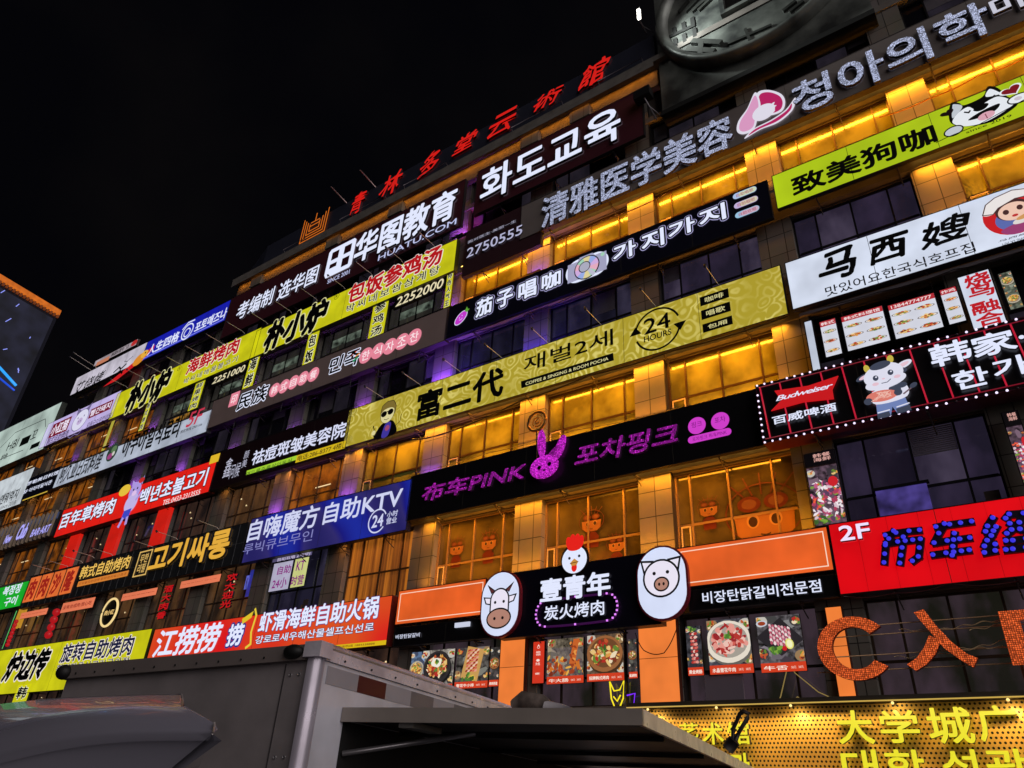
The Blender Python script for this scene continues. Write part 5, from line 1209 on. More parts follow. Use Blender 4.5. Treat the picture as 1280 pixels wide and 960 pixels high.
for k, lab in ((8, 'red pillar nearest the dark board with gold lettering end'), (9, 'middle one of the three red pillars under the orange red sign'), (10, 'red pillar nearest the slatted bar sign')): red_pillar(lab, k, P(B(245, 697)).z - .02, 11.25)
# ---- slatted bar sign
s = sign('bar_sign', 'dark slatted bar sign with pale blades and violet script lettering', 'shop sign', (-40, 676), B(248, 700), df((24, 24, 30), .5), depth=.3, z0=P(B(0, 752)).z, y=17.05)
xa, xb, za, zb = RECT[s.name]; mb = MB(); x = xa
while x < xb - .1: mb.box(x, x + .05, 16.9, 17.045, za, zb, df((150, 132, 112), .5)); x += .52
mb.build('slats', s)
CYB = em((176, 172, 255), 1.0)
letters(s, 'New', (8, 681), (21, 668), CYB, bold=.05, italic=.25, lift=.19); letters(s, 'Club', B(92, 705), B(168, 618), CYB, bold=.05, italic=.25, lift=.19); letters(s, 'BAR·ART', B(165, 690), B(275, 625), CYB, bold=.04, italic=.2, lift=.19)
mb = MB(); a = P((30, 664)); mb.box(xa, xb, 17.036, 17.046, zb - .5, zb - .1, em((50, 74, 120), .8, noise=.5)); mb.build('glow_panel', s)

# ---- maroon beauty sign
s = sign('shop_sign', 'dark maroon sign with white letters and lime and yellow phone strips', 'shop sign', E(140, 662), E(765, 652), df((36, 18, 24), .4), depth=.2)
letters(s, '祛痘斑皱美容院', E(294, 728), E(778, 505), em((216, 220, 246)), bold=.035)
LIM = em((160, 206, 50), 1.0); YE2 = em((206, 176, 24), 1.0)
strip(s, BT(292, 365), BT(755, 262), LIM); strip(s, BT(762, 222), BT(1212, 152), YE2)
letters(s, '여드름주름살이동실', BT(280, 415), BT(720, 248), em((40, 70, 20)), bold=.02); letters(s, '电话:286-8377 4楼', BT(765, 278), BT(1190, 100), em((70, 50, 10)), bold=.02)
letters(s, '鑫', BT(60, 430), BT(170, 240), em((190, 190, 210)), bold=.0); letters(s, '问候', BT(120, 440), BT(245, 285), em((180, 180, 200)), bold=.0); letters(s, '颜\n美', BT(238, 335), BT(322, 172), em((180, 180, 200)), bold=.0)
s_ = sign('roof_sign', 'pair of small tan plates on top of the maroon beauty sign', 'small plates', BT(335, 112), BT(615, 65), em((130, 108, 76), .8, noise=.2), DARKF, depth=.06, y=17.1, rim=0)

# ---- blue karaoke sign
def bluegrad():
    m, n, l = _new('bluesign'); b = n['Principled BSDF']; b.inputs['Base Color'].default_value = (.01, .01, .03, 1)
    tc = n.new('ShaderNodeTexCoord'); sp = n.new('ShaderNodeSeparateXYZ'); l.new(tc.outputs['Object'], sp.inputs[0])
    w = n.new('ShaderNodeTexWave'); w.inputs['Scale'].default_value = .16; w.inputs['Distortion'].default_value = 5; w.inputs['Detail'].default_value = 2; w.bands_direction = 'DIAGONAL'
    l.new(tc.outputs['Object'], w.inputs['Vector'])
    r = n.new('ShaderNodeValToRGB'); e = r.color_ramp.elements; e[0].position = 0; e[0].color = rgb((34, 30, 92)); e[1].position = 1; e[1].color = rgb((26, 40, 150))
    x = e.new(.35); x.color = rgb((46, 40, 104)); x = e.new(.6); x.color = rgb((22, 22, 120))
    l.new(w.outputs['Fac'], r.inputs[0]); l.new(r.outputs[0], b.inputs['Emission Color']); b.inputs['Emission Strength'].default_value = 1.0
    return m
s = sign('shop_sign', 'big blue printed sign with white lettering ending in KTV', 'shop sign', F(300, 275), F(1070, 330), bluegrad(), df((20, 20, 50), .5), depth=.2)
letters(s, '自嗨魔方', F(273, 390), F(646, 200), em((206, 210, 240)), bold=.035); letters(s, '自助KTV', F(652, 302), F(1060, 106), em((206, 210, 240)), bold=.035)
letters(s, '루빅큐브무인', F(252, 455), F(610, 328), em((130, 130, 190)), bold=.0)
Art(s, F(928, 285), .42).ring(0, 0, 1, .12, em((206, 210, 240)), .5, 5.6).write('24', -.6, -.55, .7, .55, em((206, 210, 240)), bold=.04).done('round_clock_mark')
letters(s, '小时\n营业', F(970, 302), F(1032, 230), em((206, 210, 240)), bold=.02)
# printed panels in the window under it
def wpanel(label, tl, br, face, txts, y=17.5):
    o = sign('window_poster', label, 'window poster', tl, br, face, DARKF, depth=.04, y=y, rim=0)
    for t, lb, rt, m in txts: letters(o, t, lb, rt, m, bold=.03, lift=.006)
    return o
MAG = em((130, 24, 120), 1.0)
wpanel('pale lilac window poster with magenta letters and 24 under the blue sign', CU(250, 145), CU(345, 325), em((176, 172, 196), 1.0, noise=.1), [('自助', CU(268, 225), CU(378, 148), MAG), ('24小', CU(228, 328), CU(348, 240), MAG)])
wpanel('pale yellow green window poster with magenta KT under the blue sign', CU(405, 112), CU(462, 302), em((200, 204, 130), 1.0, noise=.1), [('KT', CU(405, 195), CU(478, 118), MAG), ('时营', CU(366, 305), CU(470, 222), MAG)])
wpanel('narrow mint window poster with a purple drawing under the blue sign', CU(205, 158), CU(185, 352), em((130, 186, 180), 1.0, noise=.2), [('人', CU(165, 300), CU(215, 220), MAG)])
wpanel('deep blue window panel beside the mint poster', CU(80, 190), CU(92, 375), em((44, 50, 150), 1.0, noise=.3), [('KTV', CU(28, 330), CU(75, 230), em((90, 100, 200)))])
wpanel('dim grey lilac strip of small letters right under the blue sign', CU(215, 102), CU(520, 78), em((84, 78, 112), 1.0, noise=.2), [('自助欢唱 24小时', CU(272, 128), CU(520, 45), em((190, 180, 210)))])

# ---- dark tiled board with gold letters
s = sign('shop_sign', 'dark tiled board with big gold Korean letters and four orange squares', 'shop sign', B(155, 882), F(232, 500), df((44, 46, 50), .35, noise=.2), df((30, 30, 34), .5), depth=.25)
GOL = em((226, 170, 60), 1.0); ORT = em((226, 110, 50), 1.0, noise=.1)
xa, xb, za, zb = RECT[s.name]; mb = MB(); gl = df((96, 96, 100), .5); x = xa + .3
while x < xb: mb.box(x, x + .02, 16.992, 16.9985, za + .03, zb - .03, gl); x += .62
mb.box(xa, xb, 16.989, 16.9915, (za + zb) / 2, (za + zb) / 2 + .02, gl); mb.build('joints', s)
letters(s, '고기싸롱', B(742, 868), B(1178, 642), GOL, bold=.06, ext=.05)
letters(s, '韩式自助烤肉', B(398, 898), B(668, 776), em((236, 190, 90)), bold=.035, ext=.03)
a = P(C(108, 188)); b = P(C(372, 36)); w = (b.x - a.x) / 4
for i, t in enumerate('肉肉沙隆'):
    mb = MB(); mb.box(a.x + w * i, a.x + w * i + w * .88, 16.975, 16.99, za + .3, zb - .12, ORT); mb.build('orange_square', s)
    mb = MB(); text_into(mb, t, a.x + w * (i + .12), a.x + w * (i + .76), za + .4, zb - .22, 16.97, em((150, 30, 20)), bold=.06); mb.build('lettering', s)
a = P(B(384, 940)); b = P(B(646, 852)); mb = MB(); mb.box(a.x, b.x, 16.98, 16.99, b.z - .26, b.z, em((216, 130, 50), .95)); mb.build('panel', s)
mb = MB(); text_into(mb, '无限量自助烧烤·新鲜食材每日直送', a.x + .1, b.x - .1, b.z - .2, b.z - .06, 16.975, em((130, 50, 20)), bold=.0); mb.build('lettering', s)
a = P(B(664, 888)); b = P(B(768, 745)); mb = MB(); g = em((220, 180, 100))
for (p, q, r, u) in ((a.x, b.x, b.z - .05, b.z), (a.x, b.x, a.z, a.z + .05), (a.x, a.x + .05, a.z, b.z), (b.x - .05, b.x, a.z, b.z)): mb.box(p, q, 16.97, 16.985, r, u, g)
text_into(mb, '무한\n리필', a.x + .2, b.x - .2, a.z + .15, b.z - .15, 16.98, g, bold=.02); mb.build('framed_lettering', s)
lamp_arms(s, [B(*p) for p in ((250, 848), (335, 830), (405, 806), (462, 782), (555, 770), (765, 735), (880, 690), (1085, 637))])
# ---- green sign and its strip
s = sign('shop_sign', 'bright green sign with white lettering at the far left', 'shop sign', (-30, 742), C(95, 212), em((20, 170, 40), 1.0, noise=.08, sample=True), df((20, 60, 30), .5), depth=.3)
letters(s, '복정정', C(8, 168), C(106, 106), WHT, bold=.04); letters(s, '구이', C(14, 216), C(86, 164), WHT, bold=.04)
s = sign('green_strip', 'thin green light strip hanging below the bright green sign', 'light strip', C(78, 234), C(8, 410), em((90, 190, 100), 1.0, noise=.2), DARKF, depth=.06, y=17.1, rim=0)
# ---- orange plates hung in a row
OPL = em((226, 120, 84), 1.0, noise=.05)
for tl, br, t, lab in (((100, 245), (212, 250), '肉小红自助烤肉', 'orange letter plate next to the green light strip'), ((293, 200), (425, 218), '没有合成肉·放心吃', 'orange letter plate left of the round black mirror sign'), ((568, 158), (718, 160), '肉小红自助烤肉', 'orange letter plate right of the round black mirror sign'), ((838, 100), (1012, 98), '没有合成肉·放心吃', 'orange letter plate nearest the blue window panel')):
    o = sign('letter_plate', lab, 'letter plate', C(*tl), C(*br), OPL, df((80, 30, 20), .5), depth=.05, y=17.15, rim=0, group='orange letter plates under the tiled board')
    xa, xb, za, zb = RECT[o.name]; mb = MB(); text_into(mb, t, xa + .15, xb - .15, za + .14, zb - .14, 17.138, em((130, 24, 20)), bold=.03); mb.build('lettering', o)
def beads(label, top, bot, n, y=17.2, r=.17):
    a = P(top, y); b = P(bot, y); o = thing('red_bead_string', ((a.x + b.x) / 2, y, b.z), label, 'red letter string', 'red strings hanging between the orange plates'); FRONT[o.name] = y
    x = (a.x + b.x) / 2; m = em((170, 14, 22), 1.0)
    mb = MB(); mb.tube([(x, y + .05, a.z), (x, y + .05, b.z)], .02, DARKF, 6); mb.build('cord', o)
    for k in range(n):
        z = a.z + (b.z - a.z) * (k + .5) / n; mb = MB()
        v = []; f = []
        for i in range(7):
            ph = -math.pi / 2 + math.pi * i / 6
            for j in range(10): v.append((x + r * 1.35 * math.cos(ph) * math.cos(.6283 * j), y + r * math.cos(ph) * math.sin(.6283 * j), z + r * 1.1 * math.sin(ph)))
        for i in range(6):
            for j in range(10): f.append((i * 10 + j, i * 10 + (j + 1) % 10, (i + 1) * 10 + (j + 1) % 10, (i + 1) * 10 + j))
        mb.add(v, f, m, True); mb.build('lantern', o)
beads('string of small red lanterns left of the second orange plate', C(262, 225), C(222, 362), 4)
beads('string of small red lanterns along the green light strip', C(80, 275), C(30, 400), 7, r=.1)
def redtext(label, txt, top, bot, y=17.2):
    a = P(top, y); b = P(bot, y); x = (a.x + b.x) / 2; n = len(txt); h = (a.z - b.z) / n
    o = thing('red_letter_string', (x, y, b.z), label, 'red letter string'); FRONT[o.name] = y
    mb = MB()
    for i, t in enumerate(txt): text_into(mb, t, x - .34, x + .34, a.z - h * (i + .92), a.z - h * (i + .08), y, em((190, 16, 22)), bold=.07, ext=.04)
    mb.build('lettering', o)
redtext('upright row of red characters by the amber window and orange plate', '酒大肉香', C(795, 115), C(742, 278)); redtext('upright row of red characters beside the deep blue window panel', '欢大迎光', C(1090, 60), C(1038, 228))
p0 = P(C(505, 242), 17.1); o = thing('round_sign', p0, 'round black sign with a glowing cream rim between orange plates', 'round sign'); FRONT[o.name] = 17.1
mb = MB(); mb.tube([p0 + Vector((.62 * math.cos(t), 0, .62 * math.sin(t))) for t in (6.2832 * k / 36 for k in range(37))], .05, em((236, 206, 140), 1.1), 8); mb.build('rim', o)
mb = MB(); mb.prism([(p0.x + .6 * math.cos(6.2832 * k / 36), p0.z + .6 * math.sin(6.2832 * k / 36)) for k in range(36)], 17.1, 17.2, BLK2); mb.build('disc', o)
mb = MB(); text_into(mb, '肉小红', p0.x - .4, p0.x + .4, p0.z - .12, p0.z + .12, 17.09, em((236, 196, 120)), bold=.05); mb.build('lettering', o)
# ---- yellow sign low on the left
s = yellow('yellow sign with black brush letters directly above the truck roof', (-60, 822), C(665, 455), z0=P((150, 857)).z)
letters(s, '炉边传', C(3, 562), C(248, 406), BLK, bold=.075, italic=.2, outline=.04, omat=WO); letters(s, '旋转自助烤肉', C(272, 474), C(630, 346), em((24, 28, 60)), bold=.045, outline=.04, omat=WO)
letters(s, '회전자율식고기구이점', C(258, 512), C(600, 448), em((30, 30, 60)), bold=.03, outline=.05, omat=WO); Art(s, C(172, 432), .25).ring(0, 0, .8, .15, BLK).write('R', -.3, -.4, .35, .45, BLK, bold=.02).done('round_mark')
s = sign('upright_sign', 'yellow upright strip under the yellow sign beside an amber window', 'upright sign', C(85, 576), (34, 900), YEL, df((60, 58, 14), .5), depth=.1, y=17.0, rim=0, x1=P(C(150, 565)).x)
xa, xb, za, zb = RECT[s.name]; mb = MB()
for i, t in enumerate('韩式烤肉'): text_into(mb, t, xa + .2, xb - .2, zb - .72 * (i + 1) + .06, zb - .72 * i - .1, 16.99, BLK, bold=.05, outline=.05, omat=em((230, 228, 190)))
mb.build('lettering', s)
# ---- red hotpot sign
def orred():
    m, n, l = _new('orred'); b = n['Principled BSDF']; b.inputs['Base Color'].default_value = (.05, .01, .01, 1)
    tc = n.new('ShaderNodeTexCoord'); ns = n.new('ShaderNodeTexNoise'); ns.inputs['Scale'].default_value = .35; ns.inputs['Detail'].default_value = 1
    l.new(tc.outputs['Object'], ns.inputs['Vector']); r = n.new('ShaderNodeMapRange'); r.inputs['From Min'].default_value = .35; r.inputs['From Max'].default_value = .65; l.new(ns.outputs['Fac'], r.inputs['Value'])
    mx = n.new('ShaderNodeMix'); mx.data_type = 'RGBA'; mx.inputs['A'].default_value = rgb((214, 22, 26)); mx.inputs['B'].default_value = rgb((214, 78, 30)); l.new(r.outputs[0], mx.inputs['Factor'])
    l.new(mx.outputs['Result'], b.inputs['Emission Color']); b.inputs['Emission Strength'].default_value = 1.0; return m
s = sign('shop_sign', 'long red and orange sign with white lettering and yellow bottom stripe behind the truck', 'shop sign', C(717, 320), F(972, 905), orred(), df((90, 20, 20), .5), depth=.25, z0=P(F(972, 907)).z)
letters(s, '江捞捞', C(702, 448), C(1037, 288), WHT, bold=.05, italic=.12); 
letters(s, '捞', C(1040, 398), C(1135, 292), WHT, bold=.06, outline=.08, omat=em((40, 50, 130))); Art(s, C(1150, 320), .6).poly([(-.9, .7), (.1, 1.1), (.0, .7), (-.8, .35)], em((220, 190, 40))).line([(.2, 1.2), (.45, .8), (.3, -.2), (.5, -.9), (.1, -1.1)], .16, em((226, 200, 60))).done('ladle_drawing')
letters(s, '虾滑海鲜自助火锅', F(328, 842), F(943, 660), WHT, bold=.045, outline=.03, omat=em((70, 30, 110)))
letters(s, '강로로새우해산물셀프신선로', F(315, 900), F(914, 792), WHT, bold=.03, outline=.06, omat=em((50, 20, 70)))
strip(s, F(690, 908), F(970, 897), em((216, 176, 20)), lift=.008) if False else None
xa, xb, za, zb = RECT[s.name]; mb = MB(); mb.box(xa + .05, xb - .02, 16.985, 16.994, za + .02, za + .16, em((216, 180, 20))); mb.build('yellow_stripe', s)
mb = MB(); text_into(mb, '咨询热线 1884338888', xb - 2.2, xb - .5, za + .05, za + .13, 16.98, em((120, 70, 20))); mb.build('lettering', s)
# thin gold bars on the far left wall
for i in range(3):
    a = P(B(15 + 30 * i, 890), 17.3); b = P(B(70 + 14 * i, 760), 17.3)
mb = MB()
for i in range(3): x = -45.3 + i * .35; mb.box(x, x + .08, 17.3, 17.4, 8.6, 11.2, em((196, 140, 40), .9))
tag(mb.build('gold_bars', None, (-45, 17.3, 8.6)), 'three thin glowing gold bars under the slatted bar sign', 'light bars')
mb = MB(); a = P(A(562, 820), 17.2); mb.box(a.x, a.x + .12, 17.2, 17.3, a.z - 2.0, a.z, em((180, 170, 60), .9)); tag(mb.build('light_bar', None, a), 'thin upright yellow light bar under the lavender pig sign', 'light bar')

# ------------------------------------------------------------------ lower right: bulb letter frame, perforated gold screen
s = thing('bulb_letter_sign', P(N(800, 560), 16.6), 'row of big orange bulb studded letters on thin rails above the gold screen', 'letter sign'); FRONT[s.name] = 16.6
OB = led((234, 100, 46), (116, 36, 18), .036, 1.15, .3, .25)
y = 16.6
# the open C: outline traced as an arc band
a = P(N(480, 615), y); b = P(N(722, 342), y); cx, cz, rx, rz = (a.x + b.x) / 2, (a.z + b.z) / 2, (b.x - a.x) / 2, (b.z - a.z) / 2
out = []; inn = []
for k in range(41):
    t = math.radians(38) + math.radians(284) * k / 40
    out.append((cx + rx * 1.04 * math.cos(t), cz + rz * math.sin(t))); inn.append((cx + (rx * .62) * math.cos(t), cz + (rz * .66) * math.sin(t)))
mb = MB()
def band(mb, o_, i_, y0, y1, m):
    for k in range(len(o_) - 1):
        q = [o_[k], o_[k + 1], i_[k + 1], i_[k]]; mb.prism(q, y0, y1, m, df((120, 34, 20), .5))
band(mb, out, inn, y, y + .12, OB); mb.build('letter', s)
def pxband(pl, pr): 
    o_ = [(P(N(*p), y).x, P(N(*p), y).z) for p in pl]; i_ = [(P(N(*p), y).x, P(N(*p), y).z) for p in pr]
    mb = MB(); band(mb, o_, i_, y, y + .12, OB); return mb
mb = pxband([(838, 338), (900, 410), (960, 480), (1030, 530), (1078, 558)], [(878, 325), (930, 392), (990, 455), (1050, 502), (1095, 520)]); mb.build('letter', s)
y += .002
mb = pxband([(912, 440), (895, 490), (862, 535), (812, 548)], [(950, 455), (930, 515), (888, 562), (850, 570)])
mb = pxband([(900, 428), (880, 478), (850, 520), (812, 546)], [(948, 452), (925, 505), (890, 545), (848, 572)]); mb.build('letter', s); y -= .002
a1, a2 = P(N(1170, 335), y), P(N(1230, 545), y)
w = .3; mb = MB(); x0 = a1.x + .02; zt = a1.z; zb = P(N(1230, 545), y).z
mb.prism([(x0, zb), (x0 + w, zb), (x0 + w, zt), (x0, zt)], y, y + .12, OB); mb.prism([(x0 + w, zt - .16 * (zt - zb)), (x0 + 1.3, zt - .16 * (zt - zb)), (x0 + 1.3, zt), (x0 + w, zt)], y, y + .12, OB); mb.prism([(x0 + w, zb + .18 * (zt - zb)), (x0 + 1.0, zb + .18 * (zt - zb)), (x0 + 1.0, zb + .33 * (zt - zb)), (x0 + w, zb + .33 * (zt - zb))], y, y + .12, OB); mb.build('letter', s)
RLT = df((150, 120, 90), .4, .5)
for p in ((640, 392), (640, 570), (640, 430), (640, 510)):
    q = P(N(*p), 16.76); mb = MB(); mb.tube([(q.x - .9, 16.76, q.z), (5.0, 16.76, q.z)], .012, RLT, 6); mb.build('rail', s)
wr = random.Random(9); WIRE = df((206, 180, 140), .4, .2)
for p in ((780, 410), (930, 400), (1060, 400), (760, 510), (1000, 470), (1080, 490)):
    q = P(N(*p), 16.72); mb = MB(); a_, b_, c_ = wr.uniform(0, 6), wr.uniform(2.5, 4), wr.uniform(.03, .08); mb.tube([q + Vector((.05 * k, .02 * math.sin(k * .3 + a_), c_ * math.sin(b_ * .05 * k + a_) + .02 * math.sin(.9 * k))) for k in range(36)], .006, WIRE, 5); mb.build('wire', s)
# gold screen
def perforated():
    m, n, l = _new('perforated'); b = n['Principled BSDF']; b.inputs['Roughness'].default_value = .38; b.inputs['Metallic'].default_value = .35
    tc = n.new('ShaderNodeTexCoord'); sp = n.new('ShaderNodeSeparateXYZ'); l.new(tc.outputs['Object'], sp.inputs[0])
    def node(op, a, bb=None):
        x = n.new('ShaderNodeMath'); x.operation = op
        for i, v in enumerate((a, bb)):
            if v is None: continue
            if isinstance(v, (int, float)): x.inputs[i].default_value = v
            else: l.new(v, x.inputs[i])
        return x.outputs[0]
    pitch = .082
    zr = node('DIVIDE', sp.outputs[2], pitch); row = node('FLOOR', zr); odd = node('MODULO', row, 2.0); sh = node('MULTIPLY', odd, .5)
    xr = node('ADD', node('DIVIDE', sp.outputs[0], pitch), sh)
    fx = node('SUBTRACT', node('FRACT', xr), .5); fz = node('SUBTRACT', node('FRACT', zr), .5)
    d = node('SQRT', node('ADD', node('MULTIPLY', fx, fx), node('MULTIPLY', fz, fz)))
    hole = node('LESS_THAN', d, .27)
    mx = n.new('ShaderNodeMix'); mx.data_type = 'RGBA'; mx.inputs['A'].default_value = rgb((206, 164, 88)); mx.inputs['B'].default_value = rgb((20, 14, 8))
    l.new(hole, mx.inputs['Factor']); l.new(mx.outputs['Result'], b.inputs['Base Color']); return m
PERF = perforated()
s = thing('gold_screen', (-2, 16.8, 2.2), 'perforated gold metal screen with yellow characters above the ground floor', 'sign screen'); y0 = 16.8; FRONT[s.name] = 16.72
xa, xb = P((790, 900), y0).x, 5.0; zt = P((1040, 881), y0).z; zb = 1.95
LX = [-9.6, -8.05, -6.42, -4.83, -2.9, -1.0, .9, 2.8, 4.7]
mb = MB(); nx, nz = 150, 14; v = []; f = []
for i in range(nx + 1):
    x = xa + (xb - xa) * i / nx; 
    for j in range(nz + 1):
        z = zb + (zt - zb) * j / nz; bulge = .07 * math.sin((x - .3) * 1.65) * math.sin(math.pi * min(1, (zt - z) / 1.2 + .1))
        v.append((x, y0 + bulge, z))
for i in range(nx):
    for j in range(nz): f.append((i * (nz + 1) + j, (i + 1) * (nz + 1) + j, (i + 1) * (nz + 1) + j + 1, i * (nz + 1) + j + 1))
mb.add(v, f, PERF, True); mb.build('metal_sheet', s)
mb = MB(); mb.box(xa, xb, 16.55, 17.35, zt + .01, zt + .12, df((60, 54, 46), .5)); mb.build('top_ledge', s)
mb = MB(); mb.tube([(xa, 16.54, zt + .02), (xb, 16.54, zt + .02)], .014, em((206, 170, 80), .9), 6); mb.build('light_line', s)
for x in LX:
    if x < xa + .05: continue
    mb = MB(); bulb(mb, (x, 16.6, zt - .02), .03, em((255, 224, 140), 1.4)); mb.build('spot_lamp', s)
    d = bpy.data.lights.new('screen_spot', 'SPOT'); d.energy = 20; d.color = (1.0, .72, .26); d.spot_size = math.radians(140); d.spot_blend = .9; d.shadow_soft_size = .05
    o = bpy.data.objects.new('screen_spot', d); col.objects.link(o); o.location = (x, 16.2, zt - .04); o.rotation_euler = Vector((0, .75, -1)).to_track_quat('-Z', 'Y').to_euler()
washer(xa, xb, zt - .02, 150, (1.0, .66, .2), y=16.35, aim=(0, .32, -1), tube=False)  # added strip light without a fixture, evens and brightens the screen
YL = em((232, 222, 40), 1.0)
for t, lb, rt in (('艺', Y(-40, 760), Y(78, 665)), ('术', Y(112, 802), Y(244, 664)), ('馆', Y(280, 800), Y(414, 658))): letters(s, t, lb, rt, YL, y=16.7, bold=.03, ext=.05, name='character')
for t, lb, rt in (('大', N(548, 862), N(670, 735)), ('学', N(720, 858), N(852, 733)), ('城', N(912, 860), N(1062, 722)), ('广', N(1112, 852), N(1242, 715)), ('场', N(1300, 848), N(1440, 712))): letters(s, t, lb, rt, YL, y=16.7, bold=.035, ext=.05, name='character')
for t, lb, rt in (('대', N(568, 1020), N(692, 893)), ('학', N(746, 1018), N(876, 893)), ('성', N(972, 1016), N(1086, 892)), ('광', N(1148, 1014), N(1284, 890)), ('장', N(1340, 1012), N(1470, 888))): letters(s, t, lb, rt, YL, y=16.7, bold=.035, ext=.05, name='character')
for t, lb, rt in (('관', N(118, 1010), N(186, 905)), ('술', N(0, 1010), N(80, 905))): letters(s, t, lb, rt, YL, y=16.7, bold=.03, ext=.05, name='character')

# ------------------------------------------------------------------ things in the second floor windows on the right
def clutter(name, label, cat, c, build, y=17.5):
    p = P(c, y); o = thing(name, p, label, cat); build(o, p); return o
def b_screen(o, p):
    mb = MB(); mb.box(p.x - .45, p.x + .45, p.y, p.y + .06, p.z - .02, p.z + .62, df((120, 108, 120), .5)); mb.build('back', o)
    mb = MB(); mb.box(p.x - .48, p.x + .48, p.y - .015, p.y + .075, p.z + .621, p.z + .66, DARKF); mb.build('top_edge', o)
clutter('display_screen', 'grey back of a screen standing inside the window under the beef poster', 'screen', N(85, 700), b_screen, 17.35)
def b_wire(o, p):
    pts = [(-.45, -.55), (-.25, -.15), (0, .5), (.12, .3), (.55, -.1), (.75, -.2)]; mb = MB(); mb.tube([p + Vector((u, 0, v)) for u, v in pts], .012, em((150, 126, 70), .8), 6); mb.build('tube', o)
    mb = MB(); mb.tube([p + Vector((u, 0, v)) for u, v in ((-.45, -.55), (-.2, -.42), (.1, -.18), (.6, -.5))], .012, em((150, 126, 70), .8), 6); mb.build('tube', o)
clutter('bent_light_tube', 'thin bent light tube glimmering in the window under the tray poster', 'light tube', N(350, 640), b_wire, 17.35)
# poster light boxes of the seafood shop
def seafood(label, tl, br, seed, y=17.1):
    a = P(tl, y); b = P(br, y); o = thing('seafood_poster', ((a.x + b.x) / 2, y + .1, b.z), label, 'light poster'); FRONT[o.name] = y
    mb = MB(); mb.box(a.x - .02, b.x + .02, y + .012, y + .12, b.z - .02, a.z + .02, DARKF); mb.build('cabinet', o)
    mb = MB(); zz = b.z + (a.z - b.z) * .8; food(mb, a.x, b.x, b.z, zz, y + .011, 'sea', random.Random(seed), (90, 70, 84)); mb.build('picture', o)
    mb = MB(); mb.box(a.x, b.x, y - .05, y + .0115, zz, a.z, df((30, 24, 34), .5)); mb.build('header', o)
    mb = MB(); w = b.x - a.x; text_into(mb, '韩餐\n海鲜', a.x + w * .3, b.x - w * .12, zz + .1, a.z - .05, y - .055, em((226, 170, 160)), bold=.02); mb.build('lettering', o)
seafood('lit poster heaped with seafood and greens left of the red sign', L(400, 285), L(572, 550), 41); seafood('lit seafood poster cut by the right edge above the red sign', L(1190, 118), L(1350, 400), 42)
mb = MB(); a = P(L(685, 430), 17.55); b = P(L(915, 500), 17.55)
pan = thing('glowing_pane', ((a.x + b.x) / 2, 17.55, b.z), 'pane glowing blue violet above the red sign', 'lit pane'); 
mb.box(a.x, b.x, 17.55, 17.6, b.z - .1, a.z, em((70, 58, 130), 1.0, noise=.5, scale=2.0)); mb.build('pane', pan)
mb = MB(); mb.box(a.x - .06, b.x + .06, 17.52, 17.62, a.z + .003, a.z + .07, DARKF); mb.build('frame', pan)
# printed cartoon faces on the amber windows, third floor
STK = df((96, 54, 34), .5); STK2 = df((128, 84, 46), .4); STR = df((78, 28, 20), .4); STD = df((40, 18, 12), .5)
def sticker(label, c, k, body=True, big=False):
    p = P(c, 17.7); o = thing('window_sticker', p, label, 'window sticker', 'printed cartoon figures on the amber windows'); FRONT[o.name] = 17.7
    art = Art(o, c, k, y=17.7, lift=.001)
    if body: art.poly([(-.55, -1.9), (-.6, -1.0), (-.2, -.75), (.3, -.75), (.6, -1.1), (.55, -1.9)], STR)
    art.ring(0, .1, 1.02, .035, STR, ry=.8)
    for i in range(5): art.line([(-.5 + .25 * i, .6), (-.9 + .45 * i, 1.2 - .08 * abs(i - 2))], .04, STR)
    art.poly([(-.8, .1), (.8, .1), (.75, -.45), (.45, -.7), (-.45, -.7), (-.75, -.45)], STK2).disc(-.36, .36, .32, STR, .22).disc(.36, .36, .32, STR, .22).disc(-.36, .36, .2, STK, .14).disc(.36, .36, .2, STK, .14)
    art.disc(-.3, -.12, .17, df((150, 112, 70), .5), .2).disc(.3, -.12, .17, df((150, 112, 70), .5), .2).disc(-.3, -.14, .12, STD, .14).disc(.3, -.14, .12, STD, .14).line([(-.12, -.5), (0, -.54), (.12, -.5)], .04, STD).done('print'); return o
sticker('small orange cartoon face printed on the window left of its twin', K(292, 655), .34); sticker('small orange cartoon face printed on the window above the cow oval', K(420, 632), .36)
sticker('big orange cartoon face with wide eyes printed on the window', L(240, 525), .95, body=False); sticker('orange cartoon figure printed on the window left of the big face', L(18, 498), .3)
sticker('red cartoon body printed on the window right of the chicken head', K(930, 640), .3); sticker('pink eyed cartoon figure printed on the window above the chicken head', K(830, 552), .4)

# cables drooping across the facade
def cable(label, pts, r=.015, y=16.95, m=None):
    v = [P(p, y) for p in pts]; q = []
    for i in range(len(v) - 1):
        for k in range(8): q.append(v[i].lerp(v[i + 1], k / 8) - Vector((0, 0, .06 * math.sin(math.pi * k / 8))))
    q.append(v[-1]); mb = MB(); mb.tube(q, r, m or df((26, 22, 24), .5), 5); tag(mb.build('cable', None, v[0]), label, 'cable')
cable('black cables sagging below the gold swirl sign', [Q(500, 905), Q(760, 850), I(300, 895), I(560, 800), I(900, 700), J(330, 500)], .03, 16.97)
cable('thin black wire drooping over the orange column under the pig oval', [M(1005, 420), M(1040, 490), M(1120, 500), M(1172, 400)], .012, 17.2)
cable('gold glinting cable above the husky sign', [H(700, 470), H(900, 395), H(1100, 300), H(1290, 230)], .02, 17.1, df((150, 100, 30), .4, .5))
cable('long cable slung under the grey bead sign', [I(100, 400), I(330, 300), I(620, 180), I(900, 60)], .02, 16.95, df((96, 60, 60), .4))

